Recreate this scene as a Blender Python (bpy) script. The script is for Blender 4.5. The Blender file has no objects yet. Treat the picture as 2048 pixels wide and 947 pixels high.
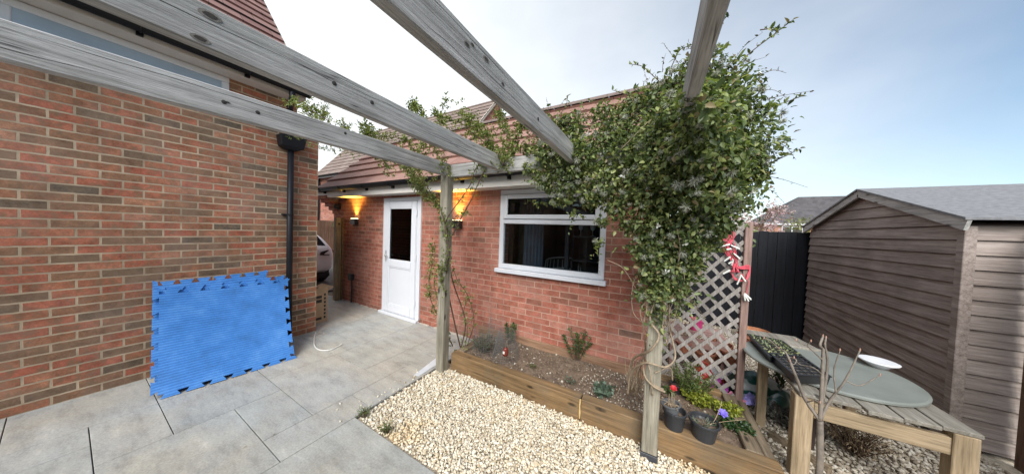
import bpy, bmesh, math, random
import numpy as np
from mathutils import Vector, Matrix
R = math.radians
scene = bpy.context.scene
col = scene.collection
rng = np.random.default_rng(7)
random.seed(7)

# ------------------------------------------------------------------ camera
YAW, PITCH, ROLL, FPX, EYE = R(-29.468), R(-1.560), R(2.0386), 506.8, 1.62
_f = np.array([math.sin(YAW)*math.cos(PITCH), math.cos(YAW)*math.cos(PITCH), math.sin(PITCH)])
_r0 = np.array([math.cos(YAW), -math.sin(YAW), 0.0])
_u0 = np.cross(_r0, _f)
_r = _r0*math.cos(ROLL)+_u0*math.sin(ROLL)
_u = -_r0*math.sin(ROLL)+_u0*math.cos(ROLL)
cam_data = bpy.data.cameras.new('camera')
cam = bpy.data.objects.new('camera', cam_data)
col.objects.link(cam)
cam_data.sensor_width = 36.0
cam_data.lens = FPX/2048*36.0
cam_data.clip_start = 0.05
cam_data.clip_end = 600
cam.matrix_world = Matrix(((_r[0], _u[0], -_f[0], 0), (_r[1], _u[1], -_f[1], 0), (_r[2], _u[2], -_f[2], EYE), (0, 0, 0, 1)))
scene.camera = cam

# ------------------------------------------------------------------ sky, sun, exposure
SUN_EL, SUN_AZ = R(40), R(163)          # azimuth clockwise from +Y
w = bpy.data.worlds.new('World')
scene.world = w
w.use_nodes = True
nt = w.node_tree
for n in list(nt.nodes): nt.nodes.remove(n)
def N(t, typ, **kw):
    n = t.nodes.new(typ)
    for k, v in kw.items():
        if k.startswith('i_'):
            n.inputs[int(k[2:]) if k[2:].isdigit() else k[2:].replace('_', ' ')].default_value = v
        else: setattr(n, k, v)
    return n
out = N(nt, 'ShaderNodeOutputWorld')
bg = N(nt, 'ShaderNodeBackground'); bg.inputs[1].default_value = 0.115
sky = N(nt, 'ShaderNodeTexSky', sky_type='NISHITA', sun_disc=False, sun_elevation=SUN_EL, sun_rotation=SUN_AZ, air_density=1.0, dust_density=0.5, ozone_density=1.0)
tc = N(nt, 'ShaderNodeTexCoord')
mp = N(nt, 'ShaderNodeMapping'); mp.inputs['Scale'].default_value = (1.0, 1.0, 1.8)
nz = N(nt, 'ShaderNodeTexNoise', i_Scale=1.3, i_Detail=5.0, i_Roughness=0.5)
dot = N(nt, 'ShaderNodeVectorMath', operation='DOT_PRODUCT'); dot.inputs[1].default_value = (-0.93, 0.36, -0.05)
ma = N(nt, 'ShaderNodeMath', operation='MULTIPLY_ADD'); ma.inputs[1].default_value = 0.40
ad = N(nt, 'ShaderNodeMath', operation='ADD')
rp = N(nt, 'ShaderNodeValToRGB')
rp.color_ramp.elements[0].position = 0.46; rp.color_ramp.elements[0].color = (0.08, 0.08, 0.08, 1)
rp.color_ramp.elements[1].position = 0.86; rp.color_ramp.elements[1].color = (0.97, 0.97, 0.97, 1)
mx = N(nt, 'ShaderNodeMix', data_type='RGBA'); mx.inputs[7].default_value = (8.2, 8.5, 8.7, 1)
L = nt.links.new
L(tc.outputs['Generated'], mp.inputs[0]); L(mp.outputs[0], nz.inputs[0])
ns_ = N(nt, 'ShaderNodeMath', operation='MULTIPLY_ADD'); ns_.inputs[1].default_value = 0.45; ns_.inputs[2].default_value = 0.28; L(nz.outputs[0], ns_.inputs[0])
L(tc.outputs['Generated'], dot.inputs[0]); L(dot.outputs['Value'], ma.inputs[0]); L(ns_.outputs[0], ma.inputs[2]); L(ma.outputs[0], ad.inputs[0])
ad.inputs[1].default_value = 0.05
pass; L(ad.outputs[0], rp.inputs[0]); L(rp.outputs[0], mx.inputs[0])
tint = N(nt, 'ShaderNodeMix', data_type='RGBA', blend_type='MULTIPLY'); tint.inputs[0].default_value = 1.0; tint.inputs[7].default_value = (1.16, 1.23, 1.2, 1); L(sky.outputs[0], tint.inputs[6]); L(tint.outputs[2], mx.inputs[6]); L(mx.outputs[2], bg.inputs[0]); L(bg.outputs[0], out.inputs[0])
sun_d = bpy.data.lights.new('sun', 'SUN'); sun_d.energy = 4.8; sun_d.angle = R(42); sun_d.color = (1.0, 0.985, 0.955)
sun = bpy.data.objects.new('sun', sun_d); col.objects.link(sun)
_sd = Vector((math.sin(SUN_AZ)*math.cos(SUN_EL), math.cos(SUN_AZ)*math.cos(SUN_EL), math.sin(SUN_EL)))
sun.rotation_euler = (-_sd).to_track_quat('-Z', 'Y').to_euler()
scene.view_settings.view_transform = 'Standard'
scene.view_settings.look = 'None'
scene.view_settings.exposure = 0.30
scene.view_settings.gamma = 1.0
scene.render.engine = 'CYCLES'
scene.cycles.use_denoising = True
scene.cycles.max_bounces = 7
scene.cycles.transparent_max_bounces = 12
scene.cycles.sample_clamp_indirect = 6

# ------------------------------------------------------------------ placing helpers (photo pixel -> a point at a known height or depth)
def _ray(x, y):
    c = ((x-1024)/FPX, -(y-473.5)/FPX)
    return _r*c[0]+_u*c[1]+_f
def AZ(x, y, z=0.0):
    d = _ray(x, y); t = (z-EYE)/d[2]; return np.array([0, 0, EYE])+t*d
def AY(x, y, Y):
    d = _ray(x, y); return np.array([0, 0, EYE])+Y/d[1]*d

# ------------------------------------------------------------------ materials
def rgb(c): return (c[0], c[1], c[2], 1.0)
MATS = {}
def newmat(name):
    m = bpy.data.materials.new(name); m.use_nodes = True
    t = m.node_tree
    for n in list(t.nodes): t.nodes.remove(n)
    o = N(t, 'ShaderNodeOutputMaterial'); p = N(t, 'ShaderNodeBsdfPrincipled')
    t.links.new(p.outputs[0], o.inputs[0])
    MATS[name] = m
    return m, t, p
def ramp(t, stops):
    r = N(t, 'ShaderNodeValToRGB')
    e = r.color_ramp.elements
    while len(e) < len(stops): e.new(0.5)
    for k, (p, c) in enumerate(stops): e[k].position = p; e[k].color = rgb(c)
    return r
def coords(t, scale=(1, 1, 1), rot=(0, 0, 0), src='Object'):
    c = N(t, 'ShaderNodeTexCoord'); m = N(t, 'ShaderNodeMapping')
    m.inputs['Scale'].default_value = scale; m.inputs['Rotation'].default_value = rot
    t.links.new(c.outputs[src], m.inputs[0]); return m.outputs[0]
def mixc(t, fac, a, b, blend='MIX'):
    m = N(t, 'ShaderNodeMix', data_type='RGBA', blend_type=blend)
    for i, v in ((0, fac), (6, a), (7, b)):
        if isinstance(v, (int, float)): m.inputs[i].default_value = v
        elif isinstance(v, tuple): m.inputs[i].default_value = rgb(v)
        else: t.links.new(v, m.inputs[i])
    return m.outputs[2]
def bump(t, p, h, strength=0.3, dist=0.01):
    b = N(t, 'ShaderNodeBump'); b.inputs['Strength'].default_value = strength; b.inputs['Distance'].default_value = dist
    t.links.new(h, b.inputs['Height']); t.links.new(b.outputs[0], p.inputs['Normal']); return b
def noise(t, vec, scale, detail=5, rough=0.6):
    n = N(t, 'ShaderNodeTexNoise'); n.inputs['Scale'].default_value = scale; n.inputs['Detail'].default_value = detail; n.inputs['Roughness'].default_value = rough
    if vec is not None: t.links.new(vec, n.inputs['Vector'])
    return n
def plain(name, c, rough=0.6, var=0.15, scale=12, metal=0.0, bstr=0.1, spec=0.5):
    m, t, p = newmat(name)
    v = coords(t); n = noise(t, v, scale)
    a = tuple(x*(1-var) for x in c); b = tuple(min(1, x*(1+var)) for x in c)
    r = ramp(t, [(0.3, a), (0.7, b)]); t.links.new(n.outputs[0], r.inputs[0]); t.links.new(r.outputs[0], p.inputs['Base Color'])
    p.inputs['Roughness'].default_value = rough; p.inputs['Metallic'].default_value = metal; p.inputs['Specular IOR Level'].default_value = spec
    if bstr: n2 = noise(t, v, scale*6); bump(t, p, n2.outputs[0], bstr, 0.004)
    return m
def wood(name, axis, stops, rough=0.75, fine=1.0, knots=True, bstr=0.5, crack=0.5, stain=None):
    """grain runs along the given axis of the object"""
    m, t, p = newmat(name)
    s = [26.0*fine]*3; s[axis] = 1.5
    v = coords(t, tuple(s)); n = noise(t, v, 1.0, 8, 0.65)
    s2 = [110.0*fine]*3; s2[axis] = 5.0
    n2 = noise(t, coords(t, tuple(s2)), 1.0, 4, 0.7)
    r = ramp(t, stops); t.links.new(n.outputs[0], r.inputs[0])
    c = r.outputs[0]
    f = ramp(t, [(0.36, (0.5, 0.5, 0.5)), (0.56, (1.1, 1.1, 1.1))]); t.links.new(n2.outputs[0], f.inputs[0])
    c = mixc(t, 0.55, c, f.outputs[0], 'MULTIPLY')
    big = noise(t, coords(t), 1.7, 4, 0.6)
    fb = ramp(t, [(0.35, (0.72, 0.72, 0.70)), (0.65, (1.12, 1.1, 1.08))]); t.links.new(big.outputs[0], fb.inputs[0])
    c = mixc(t, 0.8, c, fb.outputs[0], 'MULTIPLY')
    if crack:
        s3 = [34.0]*3; s3[axis] = 0.55
        n3 = noise(t, coords(t, tuple(s3)), 1.0, 2, 0.5)
        ck = ramp(t, [(0.485, (0, 0, 0)), (0.5, (1, 1, 1)), (0.515, (0, 0, 0))]); t.links.new(n3.outputs[0], ck.inputs[0])
        gate = ramp(t, [(0.5, (0, 0, 0)), (0.58, (1, 1, 1))])
        ng = noise(t, coords(t), 2.3, 2, 0.5); t.links.new(ng.outputs[0], gate.inputs[0])
        fk = mixc(t, 1.0, ck.outputs[0], gate.outputs[0], 'MULTIPLY')
        fk = mixc(t, 1.0, fk, (crack, crack, crack), 'MULTIPLY')
        c = mixc(t, fk, c, tuple(x*0.22 for x in stops[0][1]))
    if knots:
        s4 = [8.5]*3; s4[axis] = 3.1
        vo = N(t, 'ShaderNodeTexVoronoi'); t.links.new(coords(t, tuple(s4)), vo.inputs['Vector']); vo.inputs['Scale'].default_value = 1.0
        kr = ramp(t, [(0.1, (1, 1, 1)), (0.17, (0, 0, 0))]); t.links.new(vo.outputs['Distance'], kr.inputs[0])
        c = mixc(t, kr.outputs[0], c, tuple(x*0.3 for x in stops[0][1]))
    if stain is not None:
        ns = noise(t, coords(t, (1, 1, 1)), 2.6, 5, 0.7)
        sr = ramp(t, [(0.5, (0, 0, 0)), (0.68, (0.75, 0.75, 0.75))]); t.links.new(ns.outputs[0], sr.inputs[0])
        c = mixc(t, sr.outputs[0], c, stain)
    t.links.new(c, p.inputs['Base Color']); p.inputs['Roughness'].default_value = rough; p.inputs['Specular IOR Level'].default_value = 0.25
    bump(t, p, n2.outputs[0], bstr, 0.006)
    return m
def brick(name, axis, stops, mortar, var2=0.25, bw=0.225, rh=0.075, ms=0.0075, white=0.0, mott=0.6, mcol=(0.15, 0.105, 0.07)):
    """brickwork; axis 0: wall along X, axis 1: wall along Y"""
    m, t, p = newmat(name)
    c = N(t, 'ShaderNodeTexCoord'); sx = N(t, 'ShaderNodeSeparateXYZ'); cx = N(t, 'ShaderNodeCombineXYZ')
    t.links.new(c.outputs['Object'], sx.inputs[0]); t.links.new(sx.outputs[axis], cx.inputs[0]); t.links.new(sx.outputs[2], cx.inputs[1])
    wob = noise(t, c.outputs['Object'], 22, 3, 0.6)
    wm = N(t, 'ShaderNodeVectorMath', operation='SCALE'); wm.inputs['Scale'].default_value = 0.0065
    wc = N(t, 'ShaderNodeVectorMath', operation='SUBTRACT'); wc.inputs[1].default_value = (0.5, 0.5, 0.5)
    wa = N(t, 'ShaderNodeVectorMath', operation='ADD')
    t.links.new(wob.outputs['Color'], wc.inputs[0]); t.links.new(wc.outputs[0], wm.inputs[0]); t.links.new(wm.outputs[0], wa.inputs[1]); t.links.new(cx.outputs[0], wa.inputs[0])
    b = N(t, 'ShaderNodeTexBrick'); b.offset = 0.5
    b.inputs['Scale'].default_value = 1.0; b.inputs['Brick Width'].default_value = bw; b.inputs['Row Height'].default_value = rh
    b.inputs['Mortar Size'].default_value = ms; b.inputs['Mortar Smooth'].default_value = 0.25; b.inputs['Bias'].default_value = 0.0
    b.inputs['Color1'].default_value = (0, 0, 0, 1); b.inputs['Color2'].default_value = (1, 1, 1, 1); b.inputs['Mortar'].default_value = (0.5, 0.5, 0.5, 1)
    t.links.new(wa.outputs[0], b.inputs['Vector'])
    r = ramp(t, stops); t.links.new(b.outputs['Color'], r.inputs[0])
    n = noise(t, c.outputs['Object'], 11, 7, 0.7)
    f = ramp(t, [(0.3, (1-var2*1.6,)*3), (0.7, (1+var2,)*3)]); t.links.new(n.outputs[0], f.inputs[0])
    cc = mixc(t, 1.0, r.outputs[0], f.outputs[0], 'MULTIPLY')
    n5 = noise(t, c.outputs['Object'], 90, 4, 0.75)
    f5 = ramp(t, [(0.35, (0.7, 0.7, 0.7)), (0.65, (1.22, 1.22, 1.22))]); t.links.new(n5.outputs[0], f5.inputs[0])
    cc = mixc(t, 0.7, cc, f5.outputs[0], 'MULTIPLY')
    nb = noise(t, c.outputs['Object'], 15, 5, 0.65); fb = ramp(t, [(0.47, (0, 0, 0)), (0.66, (mott,)*3)]); t.links.new(nb.outputs[0], fb.inputs[0])
    cc = mixc(t, fb.outputs[0], cc, mcol)
    n3 = noise(t, c.outputs['Object'], 1.4, 5, 0.65)
    f3 = ramp(t, [(0.35, (0.8, 0.8, 0.8)), (0.65, (1.12, 1.12, 1.12))]); t.links.new(n3.outputs[0], f3.inputs[0])
    if white:
        nw = noise(t, c.outputs['Object'], 2.1, 4, 0.6)
        fw = ramp(t, [(0.45, (0, 0, 0)), (0.75, (white,)*3)]); t.links.new(nw.outputs[0], fw.inputs[0])
        cc = mixc(t, fw.outputs[0], cc, (0.42, 0.30, 0.25))
    nm = noise(t, c.outputs['Object'], 3.1, 4, 0.7)
    fm = ramp(t, [(0.35, tuple(x*0.72 for x in mortar)), (0.7, tuple(min(1, x*1.25) for x in mortar))]); t.links.new(nm.outputs[0], fm.inputs[0])
    cc = mixc(t, b.outputs['Fac'], cc, fm.outputs[0])
    cc = mixc(t, 0.8, cc, f3.outputs[0], 'MULTIPLY')
    t.links.new(cc, p.inputs['Base Color']); p.inputs['Roughness'].default_value = 0.88; p.inputs['Specular IOR Level'].default_value = 0.2
    inv = N(t, 'ShaderNodeMath', operation='MULTIPLY_ADD'); inv.inputs[1].default_value = -1.0; inv.inputs[2].default_value = 1.0
    t.links.new(b.outputs['Fac'], inv.inputs[0])
    hs = N(t, 'ShaderNodeMath', operation='MULTIPLY_ADD'); hs.inputs[1].default_value = 0.35
    t.links.new(n5.outputs[0], hs.inputs[0]); t.links.new(inv.outputs[0], hs.inputs[2])
    bump(t, p, hs.outputs[0], 0.4, 0.005)
    return m
def tiles(name, stops, tw=0.30, th=0.30, mortar=(0.05, 0.035, 0.03), bumpy=0.5):
    """roof tiles in UV space (metres along, metres up the slope)"""
    m, t, p = newmat(name)
    uv = N(t, 'ShaderNodeTexCoord').outputs['UV']
    b = N(t, 'ShaderNodeTexBrick'); b.offset = 0.5
    b.inputs['Scale'].default_value = 1.0; b.inputs['Brick Width'].default_value = tw; b.inputs['Row Height'].default_value = th
    b.inputs['Mortar Size'].default_value = 0.0035; b.inputs['Mortar Smooth'].default_value = 0.1
    b.inputs['Color1'].default_value = (0, 0, 0, 1); b.inputs['Color2'].default_value = (1, 1, 1, 1); b.inputs['Mortar'].default_value = (0.5, 0.5, 0.5, 1)
    t.links.new(uv, b.inputs['Vector'])
    r = ramp(t, stops); t.links.new(b.outputs['Color'], r.inputs[0])
    n = noise(t, coords(t), 7, 8, 0.72); f = ramp(t, [(0.3, (0.8, 0.8, 0.8)), (0.7, (1.12, 1.12, 1.12))]); t.links.new(n.outputs[0], f.inputs[0])
    c = mixc(t, 1.0, r.outputs[0], f.outputs[0], 'MULTIPLY')
    n4 = noise(t, coords(t), 1.6, 5, 0.7); f4 = ramp(t, [(0.5, (0, 0, 0)), (0.72, (0.3, 0.3, 0.3))]); t.links.new(n4.outputs[0], f4.inputs[0])
    c = mixc(t, f4.outputs[0], c, tuple(x*0.8+0.03 for x in stops[0][1]))
    c = mixc(t, b.outputs['Fac'], c, mortar)
    t.links.new(c, p.inputs['Base Color']); p.inputs['Roughness'].default_value = 0.8; p.inputs['Specular IOR Level'].default_value = 0.3
    n2 = noise(t, coords(t), 60, 4, 0.7)
    bump(t, p, n2.outputs[0], bumpy, 0.004)
    return m
def leafmat(name, stops, rough=0.42, trans=0.22, spec=0.45):
    m, t, p = newmat(name)
    g = N(t, 'ShaderNodeNewGeometry'); r = ramp(t, stops); t.links.new(g.outputs['Random Per Island'], r.inputs[0])
    n = noise(t, coords(t), 3.0, 3, 0.6); f = ramp(t, [(0.35, (0.75, 0.78, 0.75)), (0.65, (1.15, 1.12, 1.1))]); t.links.new(n.outputs[0], f.inputs[0])
    c = mixc(t, 0.8, r.outputs[0], f.outputs[0], 'MULTIPLY')
    t.links.new(c, p.inputs['Base Color']); p.inputs['Roughness'].default_value = rough; p.inputs['Specular IOR Level'].default_value = spec
    if trans:
        tr = N(t, 'ShaderNodeBsdfTranslucent'); mixs = N(t, 'ShaderNodeMixShader'); mixs.inputs[0].default_value = trans
        c2 = mixc(t, 1.0, c, (1.25, 1.35, 0.7), 'MULTIPLY'); t.links.new(c2, tr.inputs[0])
        o = [x for x in t.nodes if x.type == 'OUTPUT_MATERIAL'][0]
        t.links.new(p.outputs[0], mixs.inputs[1]); t.links.new(tr.outputs[0], mixs.inputs[2]); t.links.new(mixs.outputs[0], o.inputs[0])
    return m
def island(name, stops, rough=0.8, sc=40, bstr=0.25, spec=0.3, var=0.2):
    m, t, p = newmat(name)
    g = N(t, 'ShaderNodeNewGeometry'); r = ramp(t, stops); t.links.new(g.outputs['Random Per Island'], r.inputs[0])
    n = noise(t, coords(t), sc, 5, 0.65); f = ramp(t, [(0.3, (1-var,)*3), (0.7, (1+var*0.6,)*3)]); t.links.new(n.outputs[0], f.inputs[0])
    c = mixc(t, 1.0, r.outputs[0], f.outputs[0], 'MULTIPLY')
    t.links.new(c, p.inputs['Base Color']); p.inputs['Roughness'].default_value = rough; p.inputs['Specular IOR Level'].default_value = spec
    bump(t, p, n.outputs[0], bstr, 0.004)
    return m, t, p, c
def glass(name, tint=(0.75, 0.8, 0.82), refl=0.09):
    m, t, p = newmat(name)
    t.nodes.remove(p)
    o = [x for x in t.nodes if x.type == 'OUTPUT_MATERIAL'][0]
    tr = N(t, 'ShaderNodeBsdfTransparent'); tr.inputs[0].default_value = rgb(tint)
    gl = N(t, 'ShaderNodeBsdfGlossy'); gl.inputs['Roughness'].default_value = 0.015
    lw = N(t, 'ShaderNodeFresnel'); lw.inputs[0].default_value = 1.5
    ms = N(t, 'ShaderNodeMixShader'); t.links.new(lw.outputs[0], ms.inputs[0]); t.links.new(tr.outputs[0], ms.inputs[1]); t.links.new(gl.outputs[0], ms.inputs[2]); t.links.new(ms.outputs[0], o.inputs[0])
    return m

GREYW = [(0.3, (0.26, 0.25, 0.235)), (0.5, (0.40, 0.39, 0.375)), (0.72, (0.52, 0.51, 0.495))]
GREENW = [(0.3, (0.16, 0.145, 0.11)), (0.5, (0.29, 0.265, 0.205)), (0.72, (0.40, 0.37, 0.30))]
TANW = [(0.3, (0.12, 0.075, 0.036)), (0.5, (0.215, 0.135, 0.065)), (0.72, (0.30, 0.20, 0.105))]
BEIGEW = [(0.3, (0.24, 0.18, 0.11)), (0.5, (0.38, 0.29, 0.185)), (0.72, (0.48, 0.38, 0.26))]
M_beam = wood('weathered grey timber along y', 1, GREYW, bstr=0.7, crack=1.0, fine=1.5, knots=False)
M_head = wood('weathered grey timber along x', 0, GREYW, bstr=0.6, fine=1.4, knots=False)
M_under = None
M_post = wood('weathered greenish timber upright', 2, GREENW, bstr=0.6, crack=0.8)
M_sleeper = wood('brown treated timber along x', 0, TANW, bstr=0.4, crack=0.7, stain=(0.15, 0.115, 0.075))
M_sleeper_y = wood('brown treated timber along y', 1, [(0.3, (0.12, 0.09, 0.06)), (0.5, (0.2, 0.155, 0.105)), (0.72, (0.29, 0.235, 0.17))], bstr=0.5, crack=0.7)
M_plank = wood('pale brown board along x', 0, [(0.3, (0.18, 0.10, 0.06)), (0.5, (0.27, 0.16, 0.10)), (0.72, (0.35, 0.23, 0.15))], knots=False)
M_newpost = wood('pale new timber upright', 2, BEIGEW, bstr=0.25, crack=0.0)
M_newrail = wood('pale new timber along x', 0, BEIGEW, bstr=0.25, crack=0.0)
M_trellis = wood('grey brown trellis timber', 2, [(0.3, (0.20, 0.18, 0.165)), (0.5, (0.295, 0.27, 0.25)), (0.72, (0.38, 0.355, 0.335))], knots=False, bstr=0.3, crack=0.3)
M_trelpost = wood('red brown trellis post timber', 2, [(0.3, (0.16, 0.10, 0.085)), (0.5, (0.25, 0.165, 0.14)), (0.72, (0.33, 0.23, 0.20))], knots=False, bstr=0.3, crack=0.3)
M_blackfence = wood('black stained board', 2, [(0.3, (0.004, 0.0045, 0.0065)), (0.5, (0.007, 0.008, 0.0115)), (0.72, (0.013, 0.0145, 0.02))], rough=0.65, knots=False, bstr=0.3, crack=0)
M_shed = wood('weathered brown shiplap', 1, [(0.3, (0.19, 0.15, 0.13)), (0.5, (0.29, 0.24, 0.213)), (0.72, (0.38, 0.325, 0.295))], bstr=0.5, crack=0.3, knots=False)
M_brownfence = wood('brown fence board', 2, [(0.3, (0.12, 0.07, 0.045)), (0.5, (0.2, 0.12, 0.08)), (0.72, (0.27, 0.17, 0.12))], knots=False)
M_tabletop = wood('grey weathered board along y', 1, [(0.3, (0.17, 0.155, 0.13)), (0.5, (0.25, 0.23, 0.195)), (0.72, (0.33, 0.31, 0.27))], bstr=0.4)
REDB = [(0.0, (0.17, 0.09, 0.062)), (0.05, (0.25, 0.105, 0.072)), (0.15, (0.32, 0.115, 0.076)), (0.5, (0.36, 0.125, 0.085)), (0.85, (0.40, 0.15, 0.105)), (1.0, (0.42, 0.18, 0.13))]
MIXB = [(0.0, (0.135, 0.108, 0.08)), (0.12, (0.195, 0.13, 0.085)), (0.32, (0.30, 0.155, 0.09)), (0.52, (0.36, 0.15, 0.085)), (0.75, (0.41, 0.13, 0.08)), (1.0, (0.43, 0.205, 0.12))]
M_brick_x = brick('red brickwork along x', 0, REDB, (0.40, 0.255, 0.19), white=0.3, ms=0.006, mott=0.3, mcol=(0.22, 0.11, 0.075))
M_brick_y = brick('mixed brickwork along y', 1, MIXB, (0.42, 0.325, 0.225), var2=0.3, mott=0.85, mcol=(0.20, 0.13, 0.08), white=0.3)
M_brick_x2 = brick('mixed brickwork along x', 0, MIXB, (0.55, 0.46, 0.35))
M_brick_g = brick('red brickwork along y', 1, REDB, (0.34, 0.225, 0.165))
ROOFR = [(0.0, (0.225, 0.122, 0.098)), (0.5, (0.262, 0.145, 0.115)), (1.0, (0.30, 0.17, 0.138))]
M_roof = tiles('brown red concrete tile', ROOFR, 0.335, 0.315)
M_roof_h = tiles('dark red brown roof tile', [(0.0, (0.19, 0.10, 0.088)), (0.5, (0.22, 0.12, 0.105)), (1.0, (0.25, 0.145, 0.125))], 0.3, 0.24)
M_roof_b = tiles('grey brown roof tile', [(0.0, (0.175, 0.13, 0.11)), (0.5, (0.20, 0.15, 0.127)), (1.0, (0.23, 0.175, 0.148))], 0.33, 0.34)
M_roof_d = tiles('dark grey roof tile', [(0.0, (0.065, 0.06, 0.062)), (0.5, (0.085, 0.078, 0.08)), (1.0, (0.10, 0.093, 0.095))], 0.33, 0.34)
M_upvc = plain('white upvc', (0.60, 0.615, 0.645), 0.32, 0.02, 4, bstr=0.0)
M_fascia = plain('cream white fascia', (0.60, 0.57, 0.52), 0.45, 0.06, 5, bstr=0.03)
M_gutter = plain('black gutter plastic', (0.008, 0.0085, 0.010), 0.5, 0.15, 8, bstr=0.0, spec=0.2)
M_pipe = plain('black downpipe plastic', (0.010, 0.011, 0.014), 0.5, 0.2, 4, bstr=0.02, spec=0.22)
M_black = plain('matt black', (0.012, 0.012, 0.013), 0.55, 0.2, 10, bstr=0.0)
M_dark = plain('dark interior', (0.02, 0.019, 0.019), 0.8, 0.2, 3, bstr=0.0)
M_lead = plain('lead grey coping', (0.2, 0.2, 0.2), 0.7, 0.2, 6)
M_glass = glass('window glass')
M_mortar = plain('pale mortar', (0.42, 0.37, 0.31), 0.9, 0.2, 18, bstr=0.3)

# ------------------------------------------------------------------ mesh helpers
ORG = {}
class MB:
    def __init__(s): s.v = []; s.f = []; s.n = 0; s.uv = None; s.mi = []; s.cur = 0
    def add(s, vs, fs):
        s.v.extend([tuple(map(float, q)) for q in vs]); s.f.extend([tuple(i+s.n for i in f) for f in fs]); s.mi.extend([s.cur]*len(fs)); s.n += len(vs); return s
    def box(s, x0, y0, z0, x1, y1, z1):
        x0, x1 = sorted((x0, x1)); y0, y1 = sorted((y0, y1)); z0, z1 = sorted((z0, z1))
        return s.add([(x0, y0, z0), (x1, y0, z0), (x1, y1, z0), (x0, y1, z0), (x0, y0, z1), (x1, y0, z1), (x1, y1, z1), (x0, y1, z1)],
                     [(0, 3, 2, 1), (4, 5, 6, 7), (0, 1, 5, 4), (1, 2, 6, 5), (2, 3, 7, 6), (3, 0, 4, 7)])
    def obox(s, c, ax, ay, az):
        c, ax, ay, az = map(lambda q: np.array(q, float), (c, ax, ay, az))
        vs = [c+i*ax+j*ay+k*az for k in (-1, 1) for i, j in ((-1, -1), (1, -1), (1, 1), (-1, 1))]
        fs = [(0, 3, 2, 1), (4, 5, 6, 7), (0, 1, 5, 4), (1, 2, 6, 5), (2, 3, 7, 6), (3, 0, 4, 7)]
        if np.dot(np.cross(ax, ay), az) < 0: fs = [f[::-1] for f in fs]
        return s.add(vs, fs)
    def bar(s, a, b, wd, th, up=(0, 0, 1)):
        a, b = np.array(a, float), np.array(b, float); d = b-a; l = np.linalg.norm(d); d /= l
        sd = np.cross(d, up); sd /= np.linalg.norm(sd); u = np.cross(sd, d)
        return s.obox((a+b)/2, d*l/2, sd*wd/2, u*th/2)
    def prism(s, poly, a, b):
        """polygon of points (3d) at offset a, extruded by vector b"""
        P = [np.array(q, float)+np.array(a, float) for q in poly]; n = len(P); b = np.array(b, float)
        vs = P+[q+b for q in P]
        fs = [tuple(range(n))[::-1], tuple(range(n, 2*n))]+[(i, (i+1) % n, n+(i+1) % n, n+i) for i in range(n)]
        return s.add(vs, fs)
    def tube(s, pts, r, n=6, cap=True):
        P = [np.array(q, float) for q in pts]; m = len(P); rr = r if hasattr(r, '__len__') else [r]*m
        vs = []; prev = None
        for i in range(m):
            d = P[min(i+1, m-1)]-P[max(i-1, 0)]; d = d/(np.linalg.norm(d)+1e-9)
            if prev is None:
                a = np.cross(d, (0, 0, 1) if abs(d[2]) < 0.9 else (1, 0, 0))
            else: a = prev-d*np.dot(prev, d)
            a /= np.linalg.norm(a)+1e-9; prev = a; b = np.cross(d, a)
            vs += [P[i]+rr[i]*(math.cos(t)*a+math.sin(t)*b) for t in [2*math.pi*k/n for k in range(n)]]
        fs = [(i*n+k, i*n+(k+1) % n, (i+1)*n+(k+1) % n, (i+1)*n+k) for i in range(m-1) for k in range(n)]
        if cap: fs += [tuple(range(n))[::-1], tuple((m-1)*n+k for k in range(n))]
        return s.add(vs, fs)
    def lathe(s, prof, c, n=20, tilt=None):
        vs = []; c = np.array(c, float)
        for (r, z) in prof:
            for k in range(n):
                q = np.array([r*math.cos(2*math.pi*k/n), r*math.sin(2*math.pi*k/n), z])
                if tilt is not None: q = np.array(tilt @ Vector(q))
                vs.append(c+q)
        m = len(prof)
        fs = [(i*n+k, i*n+(k+1) % n, (i+1)*n+(k+1) % n, (i+1)*n+k) for i in range(m-1) for k in range(n)]
        fs += [tuple(range(n))[::-1], tuple((m-1)*n+k for k in range(n))]
        return s.add(vs, fs)
    def build(s, name, mat, parent=None, smooth=False, bevel=0.0, org=None, seg=1):
        o0 = np.array(org if org is not None else (ORG[parent.name] if parent else (0, 0, 0)), float)
        me = bpy.data.meshes.new(name)
        me.from_pydata([tuple(np.array(q)-o0) for q in s.v], [], s.f)
        mats = mat if isinstance(mat, (list, tuple)) else [mat]
        for m_ in mats: me.materials.append(m_)
        if len(mats) > 1: me.polygons.foreach_set('material_index', s.mi)
        if s.uv is not None:
            l = me.uv_layers.new(name='UVMap'); flat = [c for f in s.uv for p in f for c in p]; l.data.foreach_set('uv', flat)
        if bevel:
            bm = bmesh.new(); bm.from_mesh(me); bmesh.ops.recalc_face_normals(bm, faces=bm.faces)
            ed = [e for e in bm.edges if len(e.link_faces) == 2 and e.calc_face_angle(0) > 0.5]
            bmesh.ops.bevel(bm, geom=ed, offset=bevel, segments=seg, affect='EDGES', clamp_overlap=True)
            bm.to_mesh(me); bm.free()
        if smooth: me.polygons.foreach_set('use_smooth', [True]*len(me.polygons))
        return link(name, me, parent, o0)
def link(name, me, parent=None, o0=(0, 0, 0)):
    o = bpy.data.objects.new(name, me); col.objects.link(o)
    if parent: o.parent = parent
    else: o.location = tuple(o0)
    ORG[o.name] = np.array(o0, float)
    return o
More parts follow.
